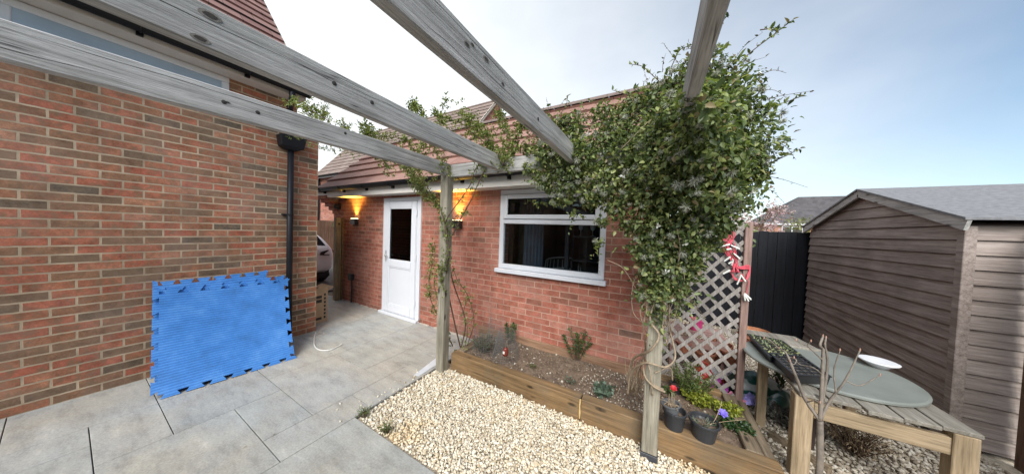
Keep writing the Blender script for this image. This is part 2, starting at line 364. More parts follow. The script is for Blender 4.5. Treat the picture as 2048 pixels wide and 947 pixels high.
def npmesh(name, V, F, mat, parent=None, smooth=False, org=None):
    o0 = np.array(org if org is not None else (ORG[parent.name] if parent else (0, 0, 0)), float)
    V = np.asarray(V, np.float32)-o0.astype(np.float32); F = np.asarray(F, np.int32); k = F.shape[1]
    me = bpy.data.meshes.new(name)
    me.vertices.add(len(V)); me.vertices.foreach_set('co', V.ravel())
    me.loops.add(F.size); me.loops.foreach_set('vertex_index', F.ravel())
    me.polygons.add(len(F)); me.polygons.foreach_set('loop_start', np.arange(0, F.size, k, dtype=np.int32))
    me.polygons.foreach_set('loop_total', np.full(len(F), k, np.int32))
    if smooth: me.polygons.foreach_set('use_smooth', np.ones(len(F), bool))
    me.materials.append(mat); me.update(calc_edges=True); me.validate()
    return link(name, me, parent, o0)
def thing(name, label, cat, loc=(0, 0, 0), group=None):
    o = bpy.data.objects.new(name, None); col.objects.link(o); o.location = tuple(loc); o.empty_display_size = 0.1
    ORG[o.name] = np.array(loc, float); tag(o, label, cat, group); return o
def tag(o, label, cat, group=None):
    o['label'] = label; o['category'] = cat
    if group: o['group'] = group
    return o
def kind(o, k='structure'): o['kind'] = k; return o
def spl(pts, n=8):
    P = [np.array(q, float) for q in pts]; P = [2*P[0]-P[1]]+P+[2*P[-1]-P[-2]]; outp = []
    for i in range(1, len(P)-2):
        for k in range(n):
            t = k/n; a, b, c, d = P[i-1:i+3]
            outp.append(0.5*((2*b)+(-a+c)*t+(2*a-5*b+4*c-d)*t*t+(-a+3*b-3*c+d)*t**3))
    outp.append(P[-2]); return outp
def unit(a): return a/(np.linalg.norm(a, axis=-1, keepdims=True)+1e-9)
def leafgeo(P, D, Nn, Ls, Ws, fold=0.25, droop=0.15):
    """folded leaves: P base, D direction, Nn approx normal; returns V, F (tris)"""
    P, D = np.asarray(P), unit(np.asarray(D)); S = unit(np.cross(D, np.asarray(Nn))); U = np.cross(S, D)
    Ls = np.asarray(Ls)[:, None]; Ws = np.asarray(Ws)[:, None]
    b = P; t = P+D*Ls-U*Ls*droop; m = P+D*Ls*0.5
    l1 = P+D*Ls*0.30-S*Ws*0.46+U*Ws*fold; r1 = P+D*Ls*0.30+S*Ws*0.46+U*Ws*fold
    l2 = P+D*Ls*0.66-S*Ws*0.36+U*Ws*fold*0.7-U*Ls*droop*0.4; r2 = P+D*Ls*0.66+S*Ws*0.36+U*Ws*fold*0.7-U*Ls*droop*0.4
    V = np.stack([b, l1, l2, t, r2, r1, m], 1).reshape(-1, 3)
    base = np.array([(0, 6, 1), (1, 6, 2), (2, 6, 3), (0, 5, 6), (5, 4, 6), (4, 3, 6)])
    F = (np.arange(len(P))[:, None, None]*7+base[None]).reshape(-1, 3)
    return V, F
def rdir(n, r=None):
    r = r or rng; v = r.normal(size=(n, 3)); return unit(v)
def join(parts):
    Vs, Fs, n = [], [], 0
    for V, F in parts: Vs.append(V); Fs.append(np.asarray(F)+n); n += len(V)
    return np.concatenate(Vs), np.concatenate(Fs)
def foliage_blobs(blobs, per, size, asp=0.55, shell=0.35, up=0.4, clump=0.0, r=rng):
    """leaves spread through ellipsoids (x,y,z,rx,ry,rz); denser near the outside"""
    Pn, Dn = [], []
    for bl in blobs:
        c = np.array(bl[:3]); rr = np.array(bl[3:6]) if len(bl) >= 6 else np.array([bl[3]]*3)
        n = int(per*(rr[0]*rr[1]+rr[1]*rr[2]+rr[0]*rr[2])/3)
        d = rdir(n, r); rad = (1-shell*r.random((n, 1))**1.5)
        rad = rad*(1+0.16*np.sin(d[:, :1]*7+c[0]*9)*np.sin(d[:, 1:2]*6+c[2]*11)+0.10*r.normal(size=(n, 1)))
        if clump:
            kx = rdir(max(4, int(n/60)), r); near = (d @ kx.T).max(1); keep = near+0.12*r.random(n) > 1-clump
            d = d[keep]; rad = rad[keep]
        Pn.append(c+d*rad*rr); Dn.append(d)
    P = np.concatenate(Pn); Nn = np.concatenate(Dn); n = len(P)
    D = unit(Nn*0.35+rdir(n, r)*0.8+np.array([0, 0, -0.35])); Nr = unit(Nn*0.7+rdir(n, r)*0.6+np.array([0, 0, up]))
    Ls = size*(0.42+1.05*r.random(n)**1.4); return leafgeo(P, D, Nr, Ls, Ls*asp*(0.85+0.3*r.random(n)))
_bm = bmesh.new(); bmesh.ops.create_icosphere(_bm, subdivisions=2, radius=1.0)
ICO_V = np.array([v.co[:] for v in _bm.verts]); ICO_F = np.array([[v.index for v in f.verts] for f in _bm.faces]); _bm.free()
_bm = bmesh.new(); bmesh.ops.create_icosphere(_bm, subdivisions=1, radius=1.0)
IC1_V = np.array([v.co[:] for v in _bm.verts]); IC1_F = np.array([[v.index for v in f.verts] for f in _bm.faces]); _bm.free()
def stones(P, size, low=False, flat=0.65, r=rng):
    n = len(P); BV, BF = (IC1_V, IC1_F) if low else (ICO_V, ICO_F)
    sc = size[:, None]*np.stack([0.8+0.5*r.random(n), 0.65+0.4*r.random(n), flat*(0.7+0.5*r.random(n))], 1)
    q = unit(r.normal(size=(n, 4))*np.array([1.5, 0.6, 0.6, 2])); ww, x, y, z = q.T
    Rm = np.stack([1-2*(y*y+z*z), 2*(x*y-z*ww), 2*(x*z+y*ww), 2*(x*y+z*ww), 1-2*(x*x+z*z), 2*(y*z-x*ww), 2*(x*z-y*ww), 2*(y*z+x*ww), 1-2*(x*x+y*y)], 1).reshape(n, 3, 3)
    B = BV[None]*(1+0.22*r.normal(size=(n, len(BV), 1))*0.6)
    # a couple of flat facets make chippings rather than balls
    for _ in range(3):
        pl = rdir(n, r)[:, None, :]; h = 0.62; dd = (B*pl).sum(2, keepdims=True); B = B-pl*np.maximum(dd-h, 0)
    V = (B*sc[:, None, :]) @ Rm.transpose(0, 2, 1)+P[:, None, :]
    F = (np.arange(n)[:, None, None]*len(BV)+BF[None]).reshape(-1, 3)
    return V.reshape(-1, 3), F
def slope_roof(mb, p0, along, up, nrm, length, srun, gauge=0.315, th=0.04):
    """courses of tiles: p0 eave corner, along/up/nrm unit vectors; adds UVs"""
    p0, along, up, nrm = (np.array(q, float) for q in (p0, along, up, nrm))
    if mb.uv is None: mb.uv = []
    k = 0; s = 0.0
    while s < srun-0.01:
        e = min(s+gauge, srun); a0 = p0+up*s; a1 = p0+up*e
        b0, b1 = a0+nrm*th, a1+nrm*0.004
        vs = [a0, a0+along*length, b0, b0+along*length, b1, b1+along*length, a1, a1+along*length]
        off = 0.0
        mb.add(vs, [(2, 3, 5, 4), (0, 1, 3, 2), (0, 2, 4, 6), (1, 7, 5, 3)])
        v0, v1 = k*gauge+0.004, (k+1)*gauge-0.004
        mb.uv += [[(off, v0), (length+off, v0), (length+off, v1), (off, v1)], [(off, v0), (length+off, v0), (length+off, v0+0.002), (off, v0+0.002)], [(0, v0), (0, v0), (0, v1), (0, v1)], [(length, v0), (length, v1), (length, v1), (length, v0)]]
        s = e; k += 1

# ================================================================== the setting
M_ground = plain('soil ground', (0.16, 0.13, 0.10), 0.95, 0.35, 3, bstr=0.5)
g = MB(); g.add([(-300, -300, -0.06), (300, -300, -0.06), (300, 300, -0.06), (-300, 300, -0.06)], [(0, 1, 2, 3)])
kind(g.build('ground', M_ground))
# driveway and road beyond the passage
M_tar = plain('driveway tarmac', (0.11, 0.108, 0.105), 0.9, 0.25, 9, bstr=0.4)
g = MB(); g.box(-28, -4, -0.056, -6.9, 12, -0.015); kind(g.build('driveway', M_tar))

# patio: porcelain slabs on a module, laid in the photo's pattern
M_slab, _t, _p, _c = island('grey porcelain paving', [(0, (0.33, 0.345, 0.34)), (0.5, (0.35, 0.365, 0.355)), (1, (0.37, 0.375, 0.36))], rough=0.62, sc=5, bstr=0.12, var=0.10)
_n1 = noise(_t, coords(_t, (3.0, 9.0, 1)), 1.0, 8, 0.75); _r1 = ramp(_t, [(0.34, (0.72, 0.72, 0.72)), (0.48, (0.98, 0.98, 0.98)), (0.6, (1.1, 1.1, 1.09)), (0.68, (1.3, 1.29, 1.26))]); _t.links.new(_n1.outputs[0], _r1.inputs[0])
_c = mixc(_t, 0.9, _c, _r1.outputs[0], 'MULTIPLY')
_n2 = noise(_t, coords(_t), 70, 5, 0.8); _r2 = ramp(_t, [(0.35, (0.72, 0.72, 0.72)), (0.65, (1.22, 1.22, 1.22))]); _t.links.new(_n2.outputs[0], _r2.inputs[0])
_c = mixc(_t, 0.7, _c, _r2.outputs[0], 'MULTIPLY')
_n3 = noise(_t, coords(_t), 0.9, 5, 0.6); _r3 = ramp(_t, [(0.40, (0, 0, 0)), (0.62, (1, 1, 1))]); _t.links.new(_n3.outputs[0], _r3.inputs[0])
_c = mixc(_t, 1.0, _c, mixc(_t, _r3.outputs[0], (1, 1, 1), (1.06, 0.97, 0.86)), 'MULTIPLY')
_t.links.new(_c, _p.inputs['Base Color'])
M_joint = plain('dark paving joint', (0.10, 0.095, 0.085), 0.95, 0.3, 30, bstr=0.3)
g = MB(); g.add([(-10, -6, -0.012), (5, -6, -0.012), (5, 1.2, -0.012), (-10, 1.2, -0.012)], [(0, 1, 2, 3)])
g.add([(-10, 1.2, -0.012), (-2.135, 1.2, -0.012), (-2.135, 2.95, -0.012), (-10, 2.95, -0.012)], [(0, 1, 2, 3)])
kind(g.build('paving_bed', M_joint))
MOD, X0, Y0 = 0.3145, -2.138, 0.712
slab = MB(); taken = set()
def put(i0, i1, j0, j1, x0=None, y0=None, sgn=-1):
    xx0, xx1 = sorted((X0+sgn*i0*MOD, X0+sgn*i1*MOD)); yy0, yy1 = (y0 if y0 is not None else Y0)+j0*MOD, (y0 if y0 is not None else Y0)+j1*MOD
    yy1 = min(yy1, 2.948)
    if yy1-yy0 < 0.03: return
    q = 0.0026; slab.box(xx0+q, yy0+q, -0.03, xx1-q, yy1-q, 0.0)
known = [(0, 1, 0, 2), (0, 1, 2, 4), (1, 4, 1, 3), (1, 3, 0, 1), (3, 5, -1, 1), (0, 3, -2, 0), (4, 6, 1, 3), (2, 4, 3, 5), (1, 2, 3, 4), (0, 2, 4, 5), (0, 2, 5, 8), (2, 4, 5, 7), (4, 7, 3, 4), (4, 6, 4, 6)]
for k in known:
    for i in range(k[0], k[1]):
        for j in range(k[2], k[3]): taken.add((i, j))
    put(*k)
rs = random.Random(3)
for j in range(-14, 8):
    for i in range(0, 20):
        if (i, j) in taken: continue
        for (a, b) in rs.sample([(3, 2), (2, 3), (2, 2)], 3)+[(2, 1), (1, 2), (1, 1)]:
            cells = [(i+p, j+q) for p in range(a) for q in range(b)]
            if all(c not in taken and c[1] < 8 for c in cells):
                taken.update(cells); put(i, i+a, j, j+b); break
taken = set()
for j in range(-1, -18, -1):          # right part, rows counted down from the gravel's edge
    for i in range(0, 20):
        if (i, j) in taken: continue
        for (a, b) in ([(3, 2)] if (i == 0 and j == -1) else rs.sample([(3, 2), (2, 3), (2, 2)], 3)+[(2, 1), (1, 2), (1, 1)]):
            cells = [(i+p, j-q) for p in range(a) for q in range(b)]
            if all(c not in taken for c in cells):
                taken.update(cells); put(i, i+a, j-b+1, j+1, y0=1.2, sgn=1); break
kind(slab.build('patio', M_slab, bevel=0.002))

# gravel beds of cream stone chippings
M_grav, _t, _p, _c = island('cream stone chippings', [(0, (0.42, 0.34, 0.23)), (0.2, (0.60, 0.52, 0.385)), (0.55, (0.71, 0.645, 0.51)), (0.8, (0.77, 0.72, 0.605)), (1, (0.55, 0.43, 0.27))], rough=0.85, sc=50, bstr=0.3)
_n = noise(_t, coords(_t), 2.6, 4, 0.6); _r1 = ramp(_t, [(0.52, (0, 0, 0)), (0.66, (0.55, 0.55, 0.55))]); _t.links.new(_n.outputs[0], _r1.inputs[0])
_c = mixc(_t, _r1.outputs[0], _c, mixc(_t, 1.0, _c, (1.02, 0.84, 0.56), 'MULTIPLY')); _t.links.new(_c, _p.inputs['Base Color'])
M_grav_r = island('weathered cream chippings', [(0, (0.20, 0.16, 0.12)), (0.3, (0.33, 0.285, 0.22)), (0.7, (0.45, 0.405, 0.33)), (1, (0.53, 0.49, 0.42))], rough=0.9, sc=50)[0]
M_gbase = plain('gravel bed sand', (0.50, 0.43, 0.33), 0.95, 0.4, 45, bstr=0.6)
g = MB(); g.add([(-2.13, 1.205, -0.026), (3.5, 1.205, -0.026), (3.5, 2.3, -0.026), (-2.13, 2.3, -0.026)], [(0, 1, 2, 3)]); g.add([(0.7, 2.3, -0.026), (3.5, 2.3, -0.026), (3.5, 5.95, -0.026), (0.7, 5.95, -0.026)], [(0, 1, 2, 3)])
g.add([(-1.0, 3.05, -0.03), (0.7, 3.05, -0.03), (0.7, 5.95, -0.03), (-1.0, 5.95, -0.03)], [(0, 1, 2, 3)])
kind(g.build('gravel_bed', M_gbase))
def scatter(x0, x1, y0, y1, step, z, jit=0.5):
    xs = np.arange(x0, x1, step); ys = np.arange(y0, y1, step); X, Y = np.meshgrid(xs, ys); n = X.size
    return np.stack([X.ravel()+rng.uniform(-jit, jit, n)*step, Y.ravel()+rng.uniform(-jit, jit, n)*step, np.full(n, z)+rng.uniform(-0.004, 0.006, n)], 1)
P1 = np.concatenate([scatter(-2.105, 1.3, 1.225, 2.19, 0.0155, -0.012, 0.6), scatter(-2.1, 1.3, 1.23, 2.18, 0.0255, 0.001, 0.9)])
und = 0.012*np.sin(P1[:, 0]*5+1)*np.sin(P1[:, 1]*6)+0.006*np.sin(P1[:, 0]*13)*np.sin(P1[:, 1]*11); edge = np.clip((P1[:, 0]+2.13)/0.12, 0, 1)*np.clip((P1[:, 1]-1.2)/0.12, 0, 1)
P1[:, 2] += np.where(und > 0, und, und*0.3)*edge
P1 = P1[(P1[:, 0] > -2.118) & (P1[:, 1] > 1.216) & (P1[:, 1] < 2.188)]
sz = rng.uniform(0.0078, 0.0138, len(P1)); sz[rng.random(len(P1)) < 0.03] *= 1.5
V, F = stones(P1, sz)
kind(npmesh('gravel', V, F, M_grav), 'stuff')
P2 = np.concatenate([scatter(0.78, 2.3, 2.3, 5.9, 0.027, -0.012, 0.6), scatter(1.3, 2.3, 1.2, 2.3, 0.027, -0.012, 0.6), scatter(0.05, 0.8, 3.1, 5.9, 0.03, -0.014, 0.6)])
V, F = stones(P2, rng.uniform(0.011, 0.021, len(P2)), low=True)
kind(npmesh('gravel', V, F, M_grav_r), 'stuff')

# ================================================================== the brick house on the left
WX, WY = -4.39, 2.95
H = thing('brick_house', 'tall house of mixed red and dark bricks with black downpipe, left beside the patio', 'house', (-7, -4, 0))
b = MB()
b.box(-7.05, -9, -0.05, WX, 1.60, 3.3); b.box(-4.95, 1.60, -0.05, WX, 1.86, 2.95)
b.box(-7.05, -9, 3.302, -6.9, 1.60, 4.45)
wall_h = b.build('wall', M_brick_y, H)
# the wing behind the photographer, seen only as a reflection
b = MB(); b.box(WX, -9, -0.05, 4.5, -6.4, 2.9); b.build('wing_wall', M_brick_x2, H)
b = MB(); b.box(-2.6, -6.4, 0.05, 1.4, -6.36, 2.15); b.build('patio_door', M_black, H)
b = MB(); b.box(-4.97, 1.605, 2.95, -4.37, 1.88, 3.0); b.build('coping', M_lead, H, bevel=0.006)
th = R(49); e0 = np.array([-4.14, -9.0, 3.35]); upv = np.array([-math.cos(th), 0, math.sin(th)]); nr = np.array([math.sin(th), 0, math.cos(th)])
rf = MB(); slope_roof(rf, e0, (0, 1, 0), upv, nr, 10.63, 3.14, 0.205, 0.03)
e1 = e0+upv*3.14; up2 = np.array([-math.cos(th), 0, -math.sin(th)]); 
rf.add([e1+nr*0.005, e1+nr*0.005+np.array([0, 10.63, 0]), e1+up2*1.55+np.array([0, 10.63, 0]), e1+up2*1.55], [(0, 1, 2, 3)]); rf.uv += [[(0, 0), (10, 0), (10, 4), (0, 4)]]
ro = rf.build('roof', M_roof_h, H)
gb = MB(); gb.prism([(-4.42, 0, 3.305), (-6.895, 0, 3.305), (-6.895, 0, 4.6), (e1[0], 0, e1[2]-0.12)], (0, 1.42, 0), (0, 0.16, 0)); gb.build('gable_wall', M_brick_x2, H)
vg = MB(); vg.bar(e0+np.array([0, 10.63, 0])+nr*-0.02, e1+np.array([0, 10.63, 0])+nr*-0.02, 0.04, 0.05, up=nr); vg.build('verge', M_mortar, H)
s = MB(); s.box(-4.39, -9, 3.262, -4.206, 1.62, 3.284); s.box(-4.205, -9, 3.262, -4.185, 1.62, 3.355); s.build('fascia', M_fascia, H)
def gutter(name, a, b, parent, rad=0.055, mat=None):
    a, b = np.array(a, float), np.array(b, float); d = (b-a)/np.linalg.norm(b-a); sd = np.cross(d, (0, 0, 1)); m = MB(); n = 9; prof = []
    for k in range(n): t = math.pi*k/(n-1); prof.append((math.cos(t)*rad, -math.sin(t)*rad))
    for k in range(n)[::-1]: t = math.pi*k/(n-1); prof.append((math.cos(t)*(rad-0.004), -math.sin(t)*(rad-0.004)+0.001))
    vs = [a+sd*p+np.array([0, 0, q]) for p, q in prof]+[b+sd*p+np.array([0, 0, q]) for p, q in prof]; N2 = 2*n
    fs = [(i, (i+1) % N2, N2+(i+1) % N2, N2+i) for i in range(N2)]+[tuple(range(n)), tuple(range(N2, N2+n))]
    m.add(vs, fs)
    return m.build(name, mat or M_gutter, parent)
gut_h = gutter('gutter', (-4.115, -9, 3.335), (-4.115, 1.64, 3.335), H)
for y in (-0.35, 0.35, 1.05):
    m = MB(); m.box(-4.185, y-0.02, 3.265, -4.155, y+0.02, 3.335); m.tube([(-4.115+0.058*math.cos(t), y, 3.335-0.058*math.sin(t)) for t in np.linspace(0, math.pi, 8)], 0.006, 4); m.build('bracket', M_gutter, gut_h)
# downpipe with hopper
PY = 1.515; PXX = -4.335
dp = MB(); dp.tube([(PXX, PY, 0.03), (PXX, PY, 2.60)], 0.034, 14); dpo = dp.build('downpipe', M_pipe, H, smooth=True)
for z in (0.45, 1.72):
    m = MB(); m.tube([(PXX, PY, z-0.012), (PXX, PY, z+0.012)], 0.039, 14); m.box(-4.39, PY-0.075, z-0.01, -4.345, PY-0.03, z+0.01); m.build('bracket', M_pipe, dpo)
m = MB()
m.add([(-4.388, PY-0.14, 2.76), (-4.22, PY-0.14, 2.76), (-4.22, PY+0.14, 2.76), (-4.388, PY+0.14, 2.76), (-4.388, PY-0.12, 2.62), (-4.25, PY-0.12, 2.62), (-4.25, PY+0.12, 2.62), (-4.388, PY+0.12, 2.62), (-4.38, PY-0.05, 2.585), (-4.29, PY-0.05, 2.585), (-4.29, PY+0.05, 2.585), (-4.38, PY+0.05, 2.585)],
      [(0, 1, 2, 3), (0, 4, 5, 1), (1, 5, 6, 2), (2, 6, 7, 3), (3, 7, 4, 0), (4, 8, 9, 5), (5, 9, 10, 6), (6, 10, 11, 7), (7, 11, 8, 4), (8, 11, 10, 9)])
m.build('hopper', M_pipe, H, bevel=0.006)
m = MB(); m.tube(spl([(-4.30, PY-0.02, 2.7), (-4.31, PY-0.02, 2.92), (-4.20, PY-0.06, 3.10), (-4.115, PY-0.07, 3.19), (-4.115, PY-0.07, 3.28)], 5), 0.032, 12); m.build('swan_neck', M_pipe, H, smooth=True)
# window under the eaves
def window(parent, axis, a0, a1, z0, z1, face, fw=0.06, depth=0.05, name='window', bars=(), zbars=(), pd=(-0.026, -0.02)):
    """axis 0: along X on plane y=face, front towards -Y; axis 1: along Y on plane x=face, front towards +X"""
    sg = -1 if axis == 0 else 1
    def bx(m, u0, u1, q0, q1, d0, d1):
        if axis == 0: m.box(u0, face+sg*d0, q0, u1, face+sg*d1, q1)
        else: m.box(face+sg*d0, u0, q0, face+sg*d1, u1, q1)
    fr = MB()
    bx(fr, a0, a1, z1-fw, z1, -0.05, depth*0.3); bx(fr, a0, a1, z0, z0+fw, -0.05, depth*0.3); bx(fr, a0, a0+fw, z0+fw, z1-fw, -0.05, depth*0.3); bx(fr, a1-fw, a1, z0+fw, z1-fw, -0.05, depth*0.3)
    for q in zbars: bx(fr, a0+fw, a1-fw, q-0.03, q+0.03, -0.05, depth*0.3)
    for u in bars: bx(fr, u-0.03, u+0.03, z0+fw, z1-fw, -0.05, depth*0.28)
    f = fr.build(name, M_upvc, parent, bevel=0.006)
    p = MB(); bx(p, a0+fw*0.8, a1-fw*0.8, z0+fw*0.8, z1-fw*0.8, *pd)
    return f, p
f, p = window(H, 1, -0.25, 0.955, 2.86, 3.258, WX, 0.06, pd=(0.002, 0.006))
M_wglass = plain('blue grey window glass', (0.33, 0.40, 0.47), 0.2, 0.1, 3, bstr=0)  # opaque blue grey colour standing in for the glass, no blind behind it
p.build('pane', M_wglass, f)

# ================================================================== the low brick annex with the white door and window
A = thing('brick_annex', 'low red brick annex with tiled roof, white door and white window, facing the gravel bed', 'outbuilding', (-3, 4.2, 0))
AX0, AX1, AY1 = -6.22, 0.03, 5.45
DX0, DX1, DZ = -4.42, -3.44, 2.125
WX0, WX1, WZ0, WZ1 = -1.86, -0.475, 1.10, 2.155
b = MB(); T = 0.24
def fw_(x0, x1, z0, z1): b.box(x0, WY, z0, x1, WY+T, z1)
fw_(AX0, DX0, -0.05, 2.24); fw_(DX0, DX1, DZ, 2.24); fw_(DX1, WX0, -0.05, 2.24); fw_(WX0, WX1, -0.05, WZ0); fw_(WX0, WX1, WZ1, 2.24); fw_(WX1, AX1, -0.05, 2.24)
wall_a = b.build('wall', M_brick_x, A)
b = MB()
for x0, x1 in ((AX0, AX0+T), (AX1-T, AX1)):
    b.add([(x0, WY+T, -0.05), (x1, WY+T, -0.05), (x1, AY1, -0.05), (x0, AY1, -0.05), (x0, WY+T, 2.24), (x1, WY+T, 2.24), (x1, AY1, 2.24), (x0, AY1, 2.24)], [(0, 3, 2, 1), (0, 1, 5, 4), (1, 2, 6, 5), (2, 3, 7, 6), (3, 0, 4, 7)])
    b.prism([(x0, WY+0.02, 2.241), (x0, AY1, 2.241), (x0, 4.2, 3.55)], (0, 0, 0), (x1-x0, 0, 0))
b.box(AX0+T, AY1-T, -0.05, AX1-T, AY1, 2.24)
b.build('end_wall', M_brick_g, A)
# brick corbel that carries the eaves at the far corner
b = MB()
for k in range(5):
    b.box(AX0-0.05-0.045*k, WY-0.012-0.055*k, 1.84+0.075*k, AX0+0.18, WY-0.001, 1.84+0.075*(k+1)-0.001)
b.build('corbel', M_brick_x, A, bevel=0.004)
# roof
th = R(43); e0 = np.array([-6.50, 2.715, 2.345]); up = np.array([0, math.cos(th), math.sin(th)]); nr = np.array([0, -math.sin(th), math.cos(th)])
SR = 2.02; rl = 6.68
rf = MB(); slope_roof(rf, e0, (1, 0, 0), up, nr, rl, SR, 0.315, 0.042)
rd = e0+up*SR; dn = np.array([0, math.cos(th), -math.sin(th)])
rf.add([rd, rd+np.array([rl, 0, 0]), rd+dn*SR+np.array([rl, 0, 0]), rd+dn*SR], [(0, 1, 2, 3)]); rf.uv += [[(0, 0), (rl, 0), (rl, 2), (0, 2)]]
rf.build('roof', M_roof, A)
m = MB(); n = 9
for k in range(22):
    x0 = -6.5+k*rl/22; x1 = x0+rl/22-0.004; vs = []
    for x in (x0, x1):
        vs += [(x, rd[1]+0.115*math.cos(t), rd[2]-0.03+0.085*math.sin(t)) for t in np.linspace(0, math.pi, n)]
    m.add(vs, [(i, i+1, n+i+1, n+i) for i in range(n-1)])
M_ridge = plain('ridge tile', (0.155, 0.115, 0.10), 0.85, 0.2, 9, bstr=0.3)
m.build('ridge_cap', M_ridge, A)
for q_ in (0.0, rl): m = MB(); m.bar(e0+np.array([q_, 0, 0])+nr*-0.03, rd+np.array([q_, 0, 0])+nr*-0.03, 0.05, 0.055, up=nr); m.build('verge', M_mortar, A)
m = MB(); m.box(-6.48, 2.745, 2.165, 0.12, 2.948, 2.18); m.box(-6.48, 2.727, 2.165, 0.12, 2.744, 2.325); m.build('fascia', M_fascia, A)
gut_a = gutter('gutter', (-6.52, 2.662, 2.345), (0.16, 2.662, 2.345), A, 0.068)
for x in (-6.1, -5.35, -4.6, -3.85, -3.1, -2.35, -1.6, -0.85):
    m = MB(); m.box(x-0.02, 2.69, 2.245, x+0.02, 2.727, 2.335); m.tube([(x, 2.662+0.071*math.cos(t), 2.345-0.071*math.sin(t)) for t in np.linspace(0, math.pi, 8)], 0.007, 4); m.build('bracket', M_gutter, gut_a)
# ceiling, floor, lining of the room
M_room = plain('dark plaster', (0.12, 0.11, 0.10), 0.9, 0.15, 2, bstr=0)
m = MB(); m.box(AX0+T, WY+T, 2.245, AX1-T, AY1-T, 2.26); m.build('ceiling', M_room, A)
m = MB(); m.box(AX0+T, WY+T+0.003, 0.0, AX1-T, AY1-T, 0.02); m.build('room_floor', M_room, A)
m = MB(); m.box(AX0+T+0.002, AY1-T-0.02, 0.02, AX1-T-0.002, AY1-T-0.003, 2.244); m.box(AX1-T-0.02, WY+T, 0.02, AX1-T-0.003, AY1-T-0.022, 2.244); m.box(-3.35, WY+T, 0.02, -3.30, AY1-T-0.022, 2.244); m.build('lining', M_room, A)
# timber board along the foot of the wall
m = MB(); m.box(-2.15, WY-0.03, 0.10, 0.05, WY-0.002, 0.235); m.build('plinth_board', M_plank, A, bevel=0.004)
m = MB()
for k in range(70):
    x = rng.uniform(-6.2, -2.2)
    if DX0-0.05 < x < DX1+0.03: continue
    m.obox((x, WY-0.012, 0.004), (rng.uniform(.02, .06), 0, 0), (0, rng.uniform(.006, .02), 0), (0, 0, rng.uniform(.004, .012)))
kind(m.build('mortar_crumbs', M_mortar, None, bevel=0.003), 'stuff')
# white door: frame, leaf with glazed top and panelled foot, handle, hinges, sill
d = MB(); f = 0.065; y0, y1 = WY-0.022, WY+0.05
d.box(DX0, y0, 0.045, DX0+f, y1, DZ-f); d.box(DX1-f, y0, 0.045, DX1, y1, DZ-f); d.box(DX0, y0, DZ-f, DX1, y1, DZ)
fr = d.build('door_frame', M_upvc, A, bevel=0.008)
d = MB(); d.box(DX0-0.03, WY-0.075, 0.0, DX1+0.02, WY+0.05, 0.044); d.build('sill', M_upvc, fr, bevel=0.006)
lx0, lx1, lz0, lz1 = DX0+f+0.004, DX1-f-0.004, 0.05, DZ-f-0.004; st = 0.115
d = MB(); ly0, ly1 = WY-0.03, WY+0.035
d.box(lx0, ly0, lz0, lx0+st, ly1, lz1); d.box(lx1-st, ly0, lz0, lx1, ly1, lz1); d.box(lx0+st, ly0, lz0, lx1-st, ly1, lz0+0.14); d.box(lx0+st, ly0, lz1-st, lx1-st, ly1, lz1); d.box(lx0+st, ly0, 0.88, lx1-st, ly1, 1.0)
leaf = d.build('door', M_upvc, A, bevel=0.01, seg=2)
d = MB(); d.box(lx0+st-0.01, WY-0.012, lz0+0.13, lx1-st+0.01, WY+0.01, 0.89); d.build('panel', M_upvc, leaf)
d = MB(); q = 0.018
for (a, bq, c, e) in ((lx0+st, lx0+st+q, 1.0, lz1-st), (lx1-st-q, lx1-st, 1.0, lz1-st), (lx0+st+q, lx1-st-q, 1.0, 1.0+q), (lx0+st+q, lx1-st-q, lz1-st-q, lz1-st), (lx0+st, lx0+st+q, lz0+.14, .88), (lx1-st-q, lx1-st, lz0+.14, .88), (lx0+st+q, lx1-st-q, lz0+.14, lz0+.14+q), (lx0+st+q, lx1-st-q, .88-q, .88)):
    d.box(a, WY-0.024, c, bq, WY-0.013, e)
d.build('bead', M_upvc, leaf, bevel=0.004)
d = MB(); d.box(lx0+st-0.01, WY-0.006, 0.99, lx1-st+0.01, WY+0.0, lz1-st+0.01); d.build('pane', M_glass, leaf)
M_brass = plain('pale handle metal', (0.62, 0.62, 0.60), 0.3, 0.05, 5, metal=0.6, bstr=0)
d = MB(); d.box(lx0+0.035, WY-0.04, 0.97, lx0+0.07, WY-0.031, 1.17); d.tube([(lx0+0.052, WY-0.04, 1.08), (lx0+0.052, WY-0.075, 1.08), (lx0+0.14, WY-0.08, 1.08)], 0.009, 8); d.build('handle', M_brass, leaf, bevel=0.002)
for z in (0.32, 1.1, 1.86):
    d = MB(); d.tube([(lx1+0.012, WY-0.036, z-0.05), (lx1+0.012, WY-0.036, z+0.05)], 0.011, 8); d.box(lx1-0.03, WY-0.036, z-0.045, lx1+0.01, WY-0.0305, z+0.045); d.build('hinge', M_upvc, leaf)
d = MB(); d.box(-3.44, WY-0.026, 0.045, -3.405, WY-0.002, DZ); d.build('door_trim', M_upvc, fr)
# white window
fo, p = window(A, 0, WX0, WX1, WZ0, WZ1, WY, 0.062, zbars=(1.735,))
p.build('pane', M_glass, fo)
m = MB(); m.box(WX0-0.03, WY-0.07, WZ0-0.055, WX1+0.03, WY+0.02, WZ0-0.002); m.build('sill', M_upvc, fo, bevel=0.005)
m = MB(); s0, s1, z0, z1 = WX0+0.066, WX1-0.066, 1.769, WZ1-0.066
m.box(s0, WY-0.028, z0, s0+0.055, WY-0.004, z1); m.box(s1-0.055, WY-0.028, z0, s1, WY-0.004, z1); m.box(s0+0.055, WY-0.028, z0, s1-0.055, WY-0.004, z0+0.055); m.box(s0+0.055, WY-0.028, z1-0.055, s1-0.055, WY-0.004, z1); m.build('sash', M_upvc, fo, bevel=0.006)

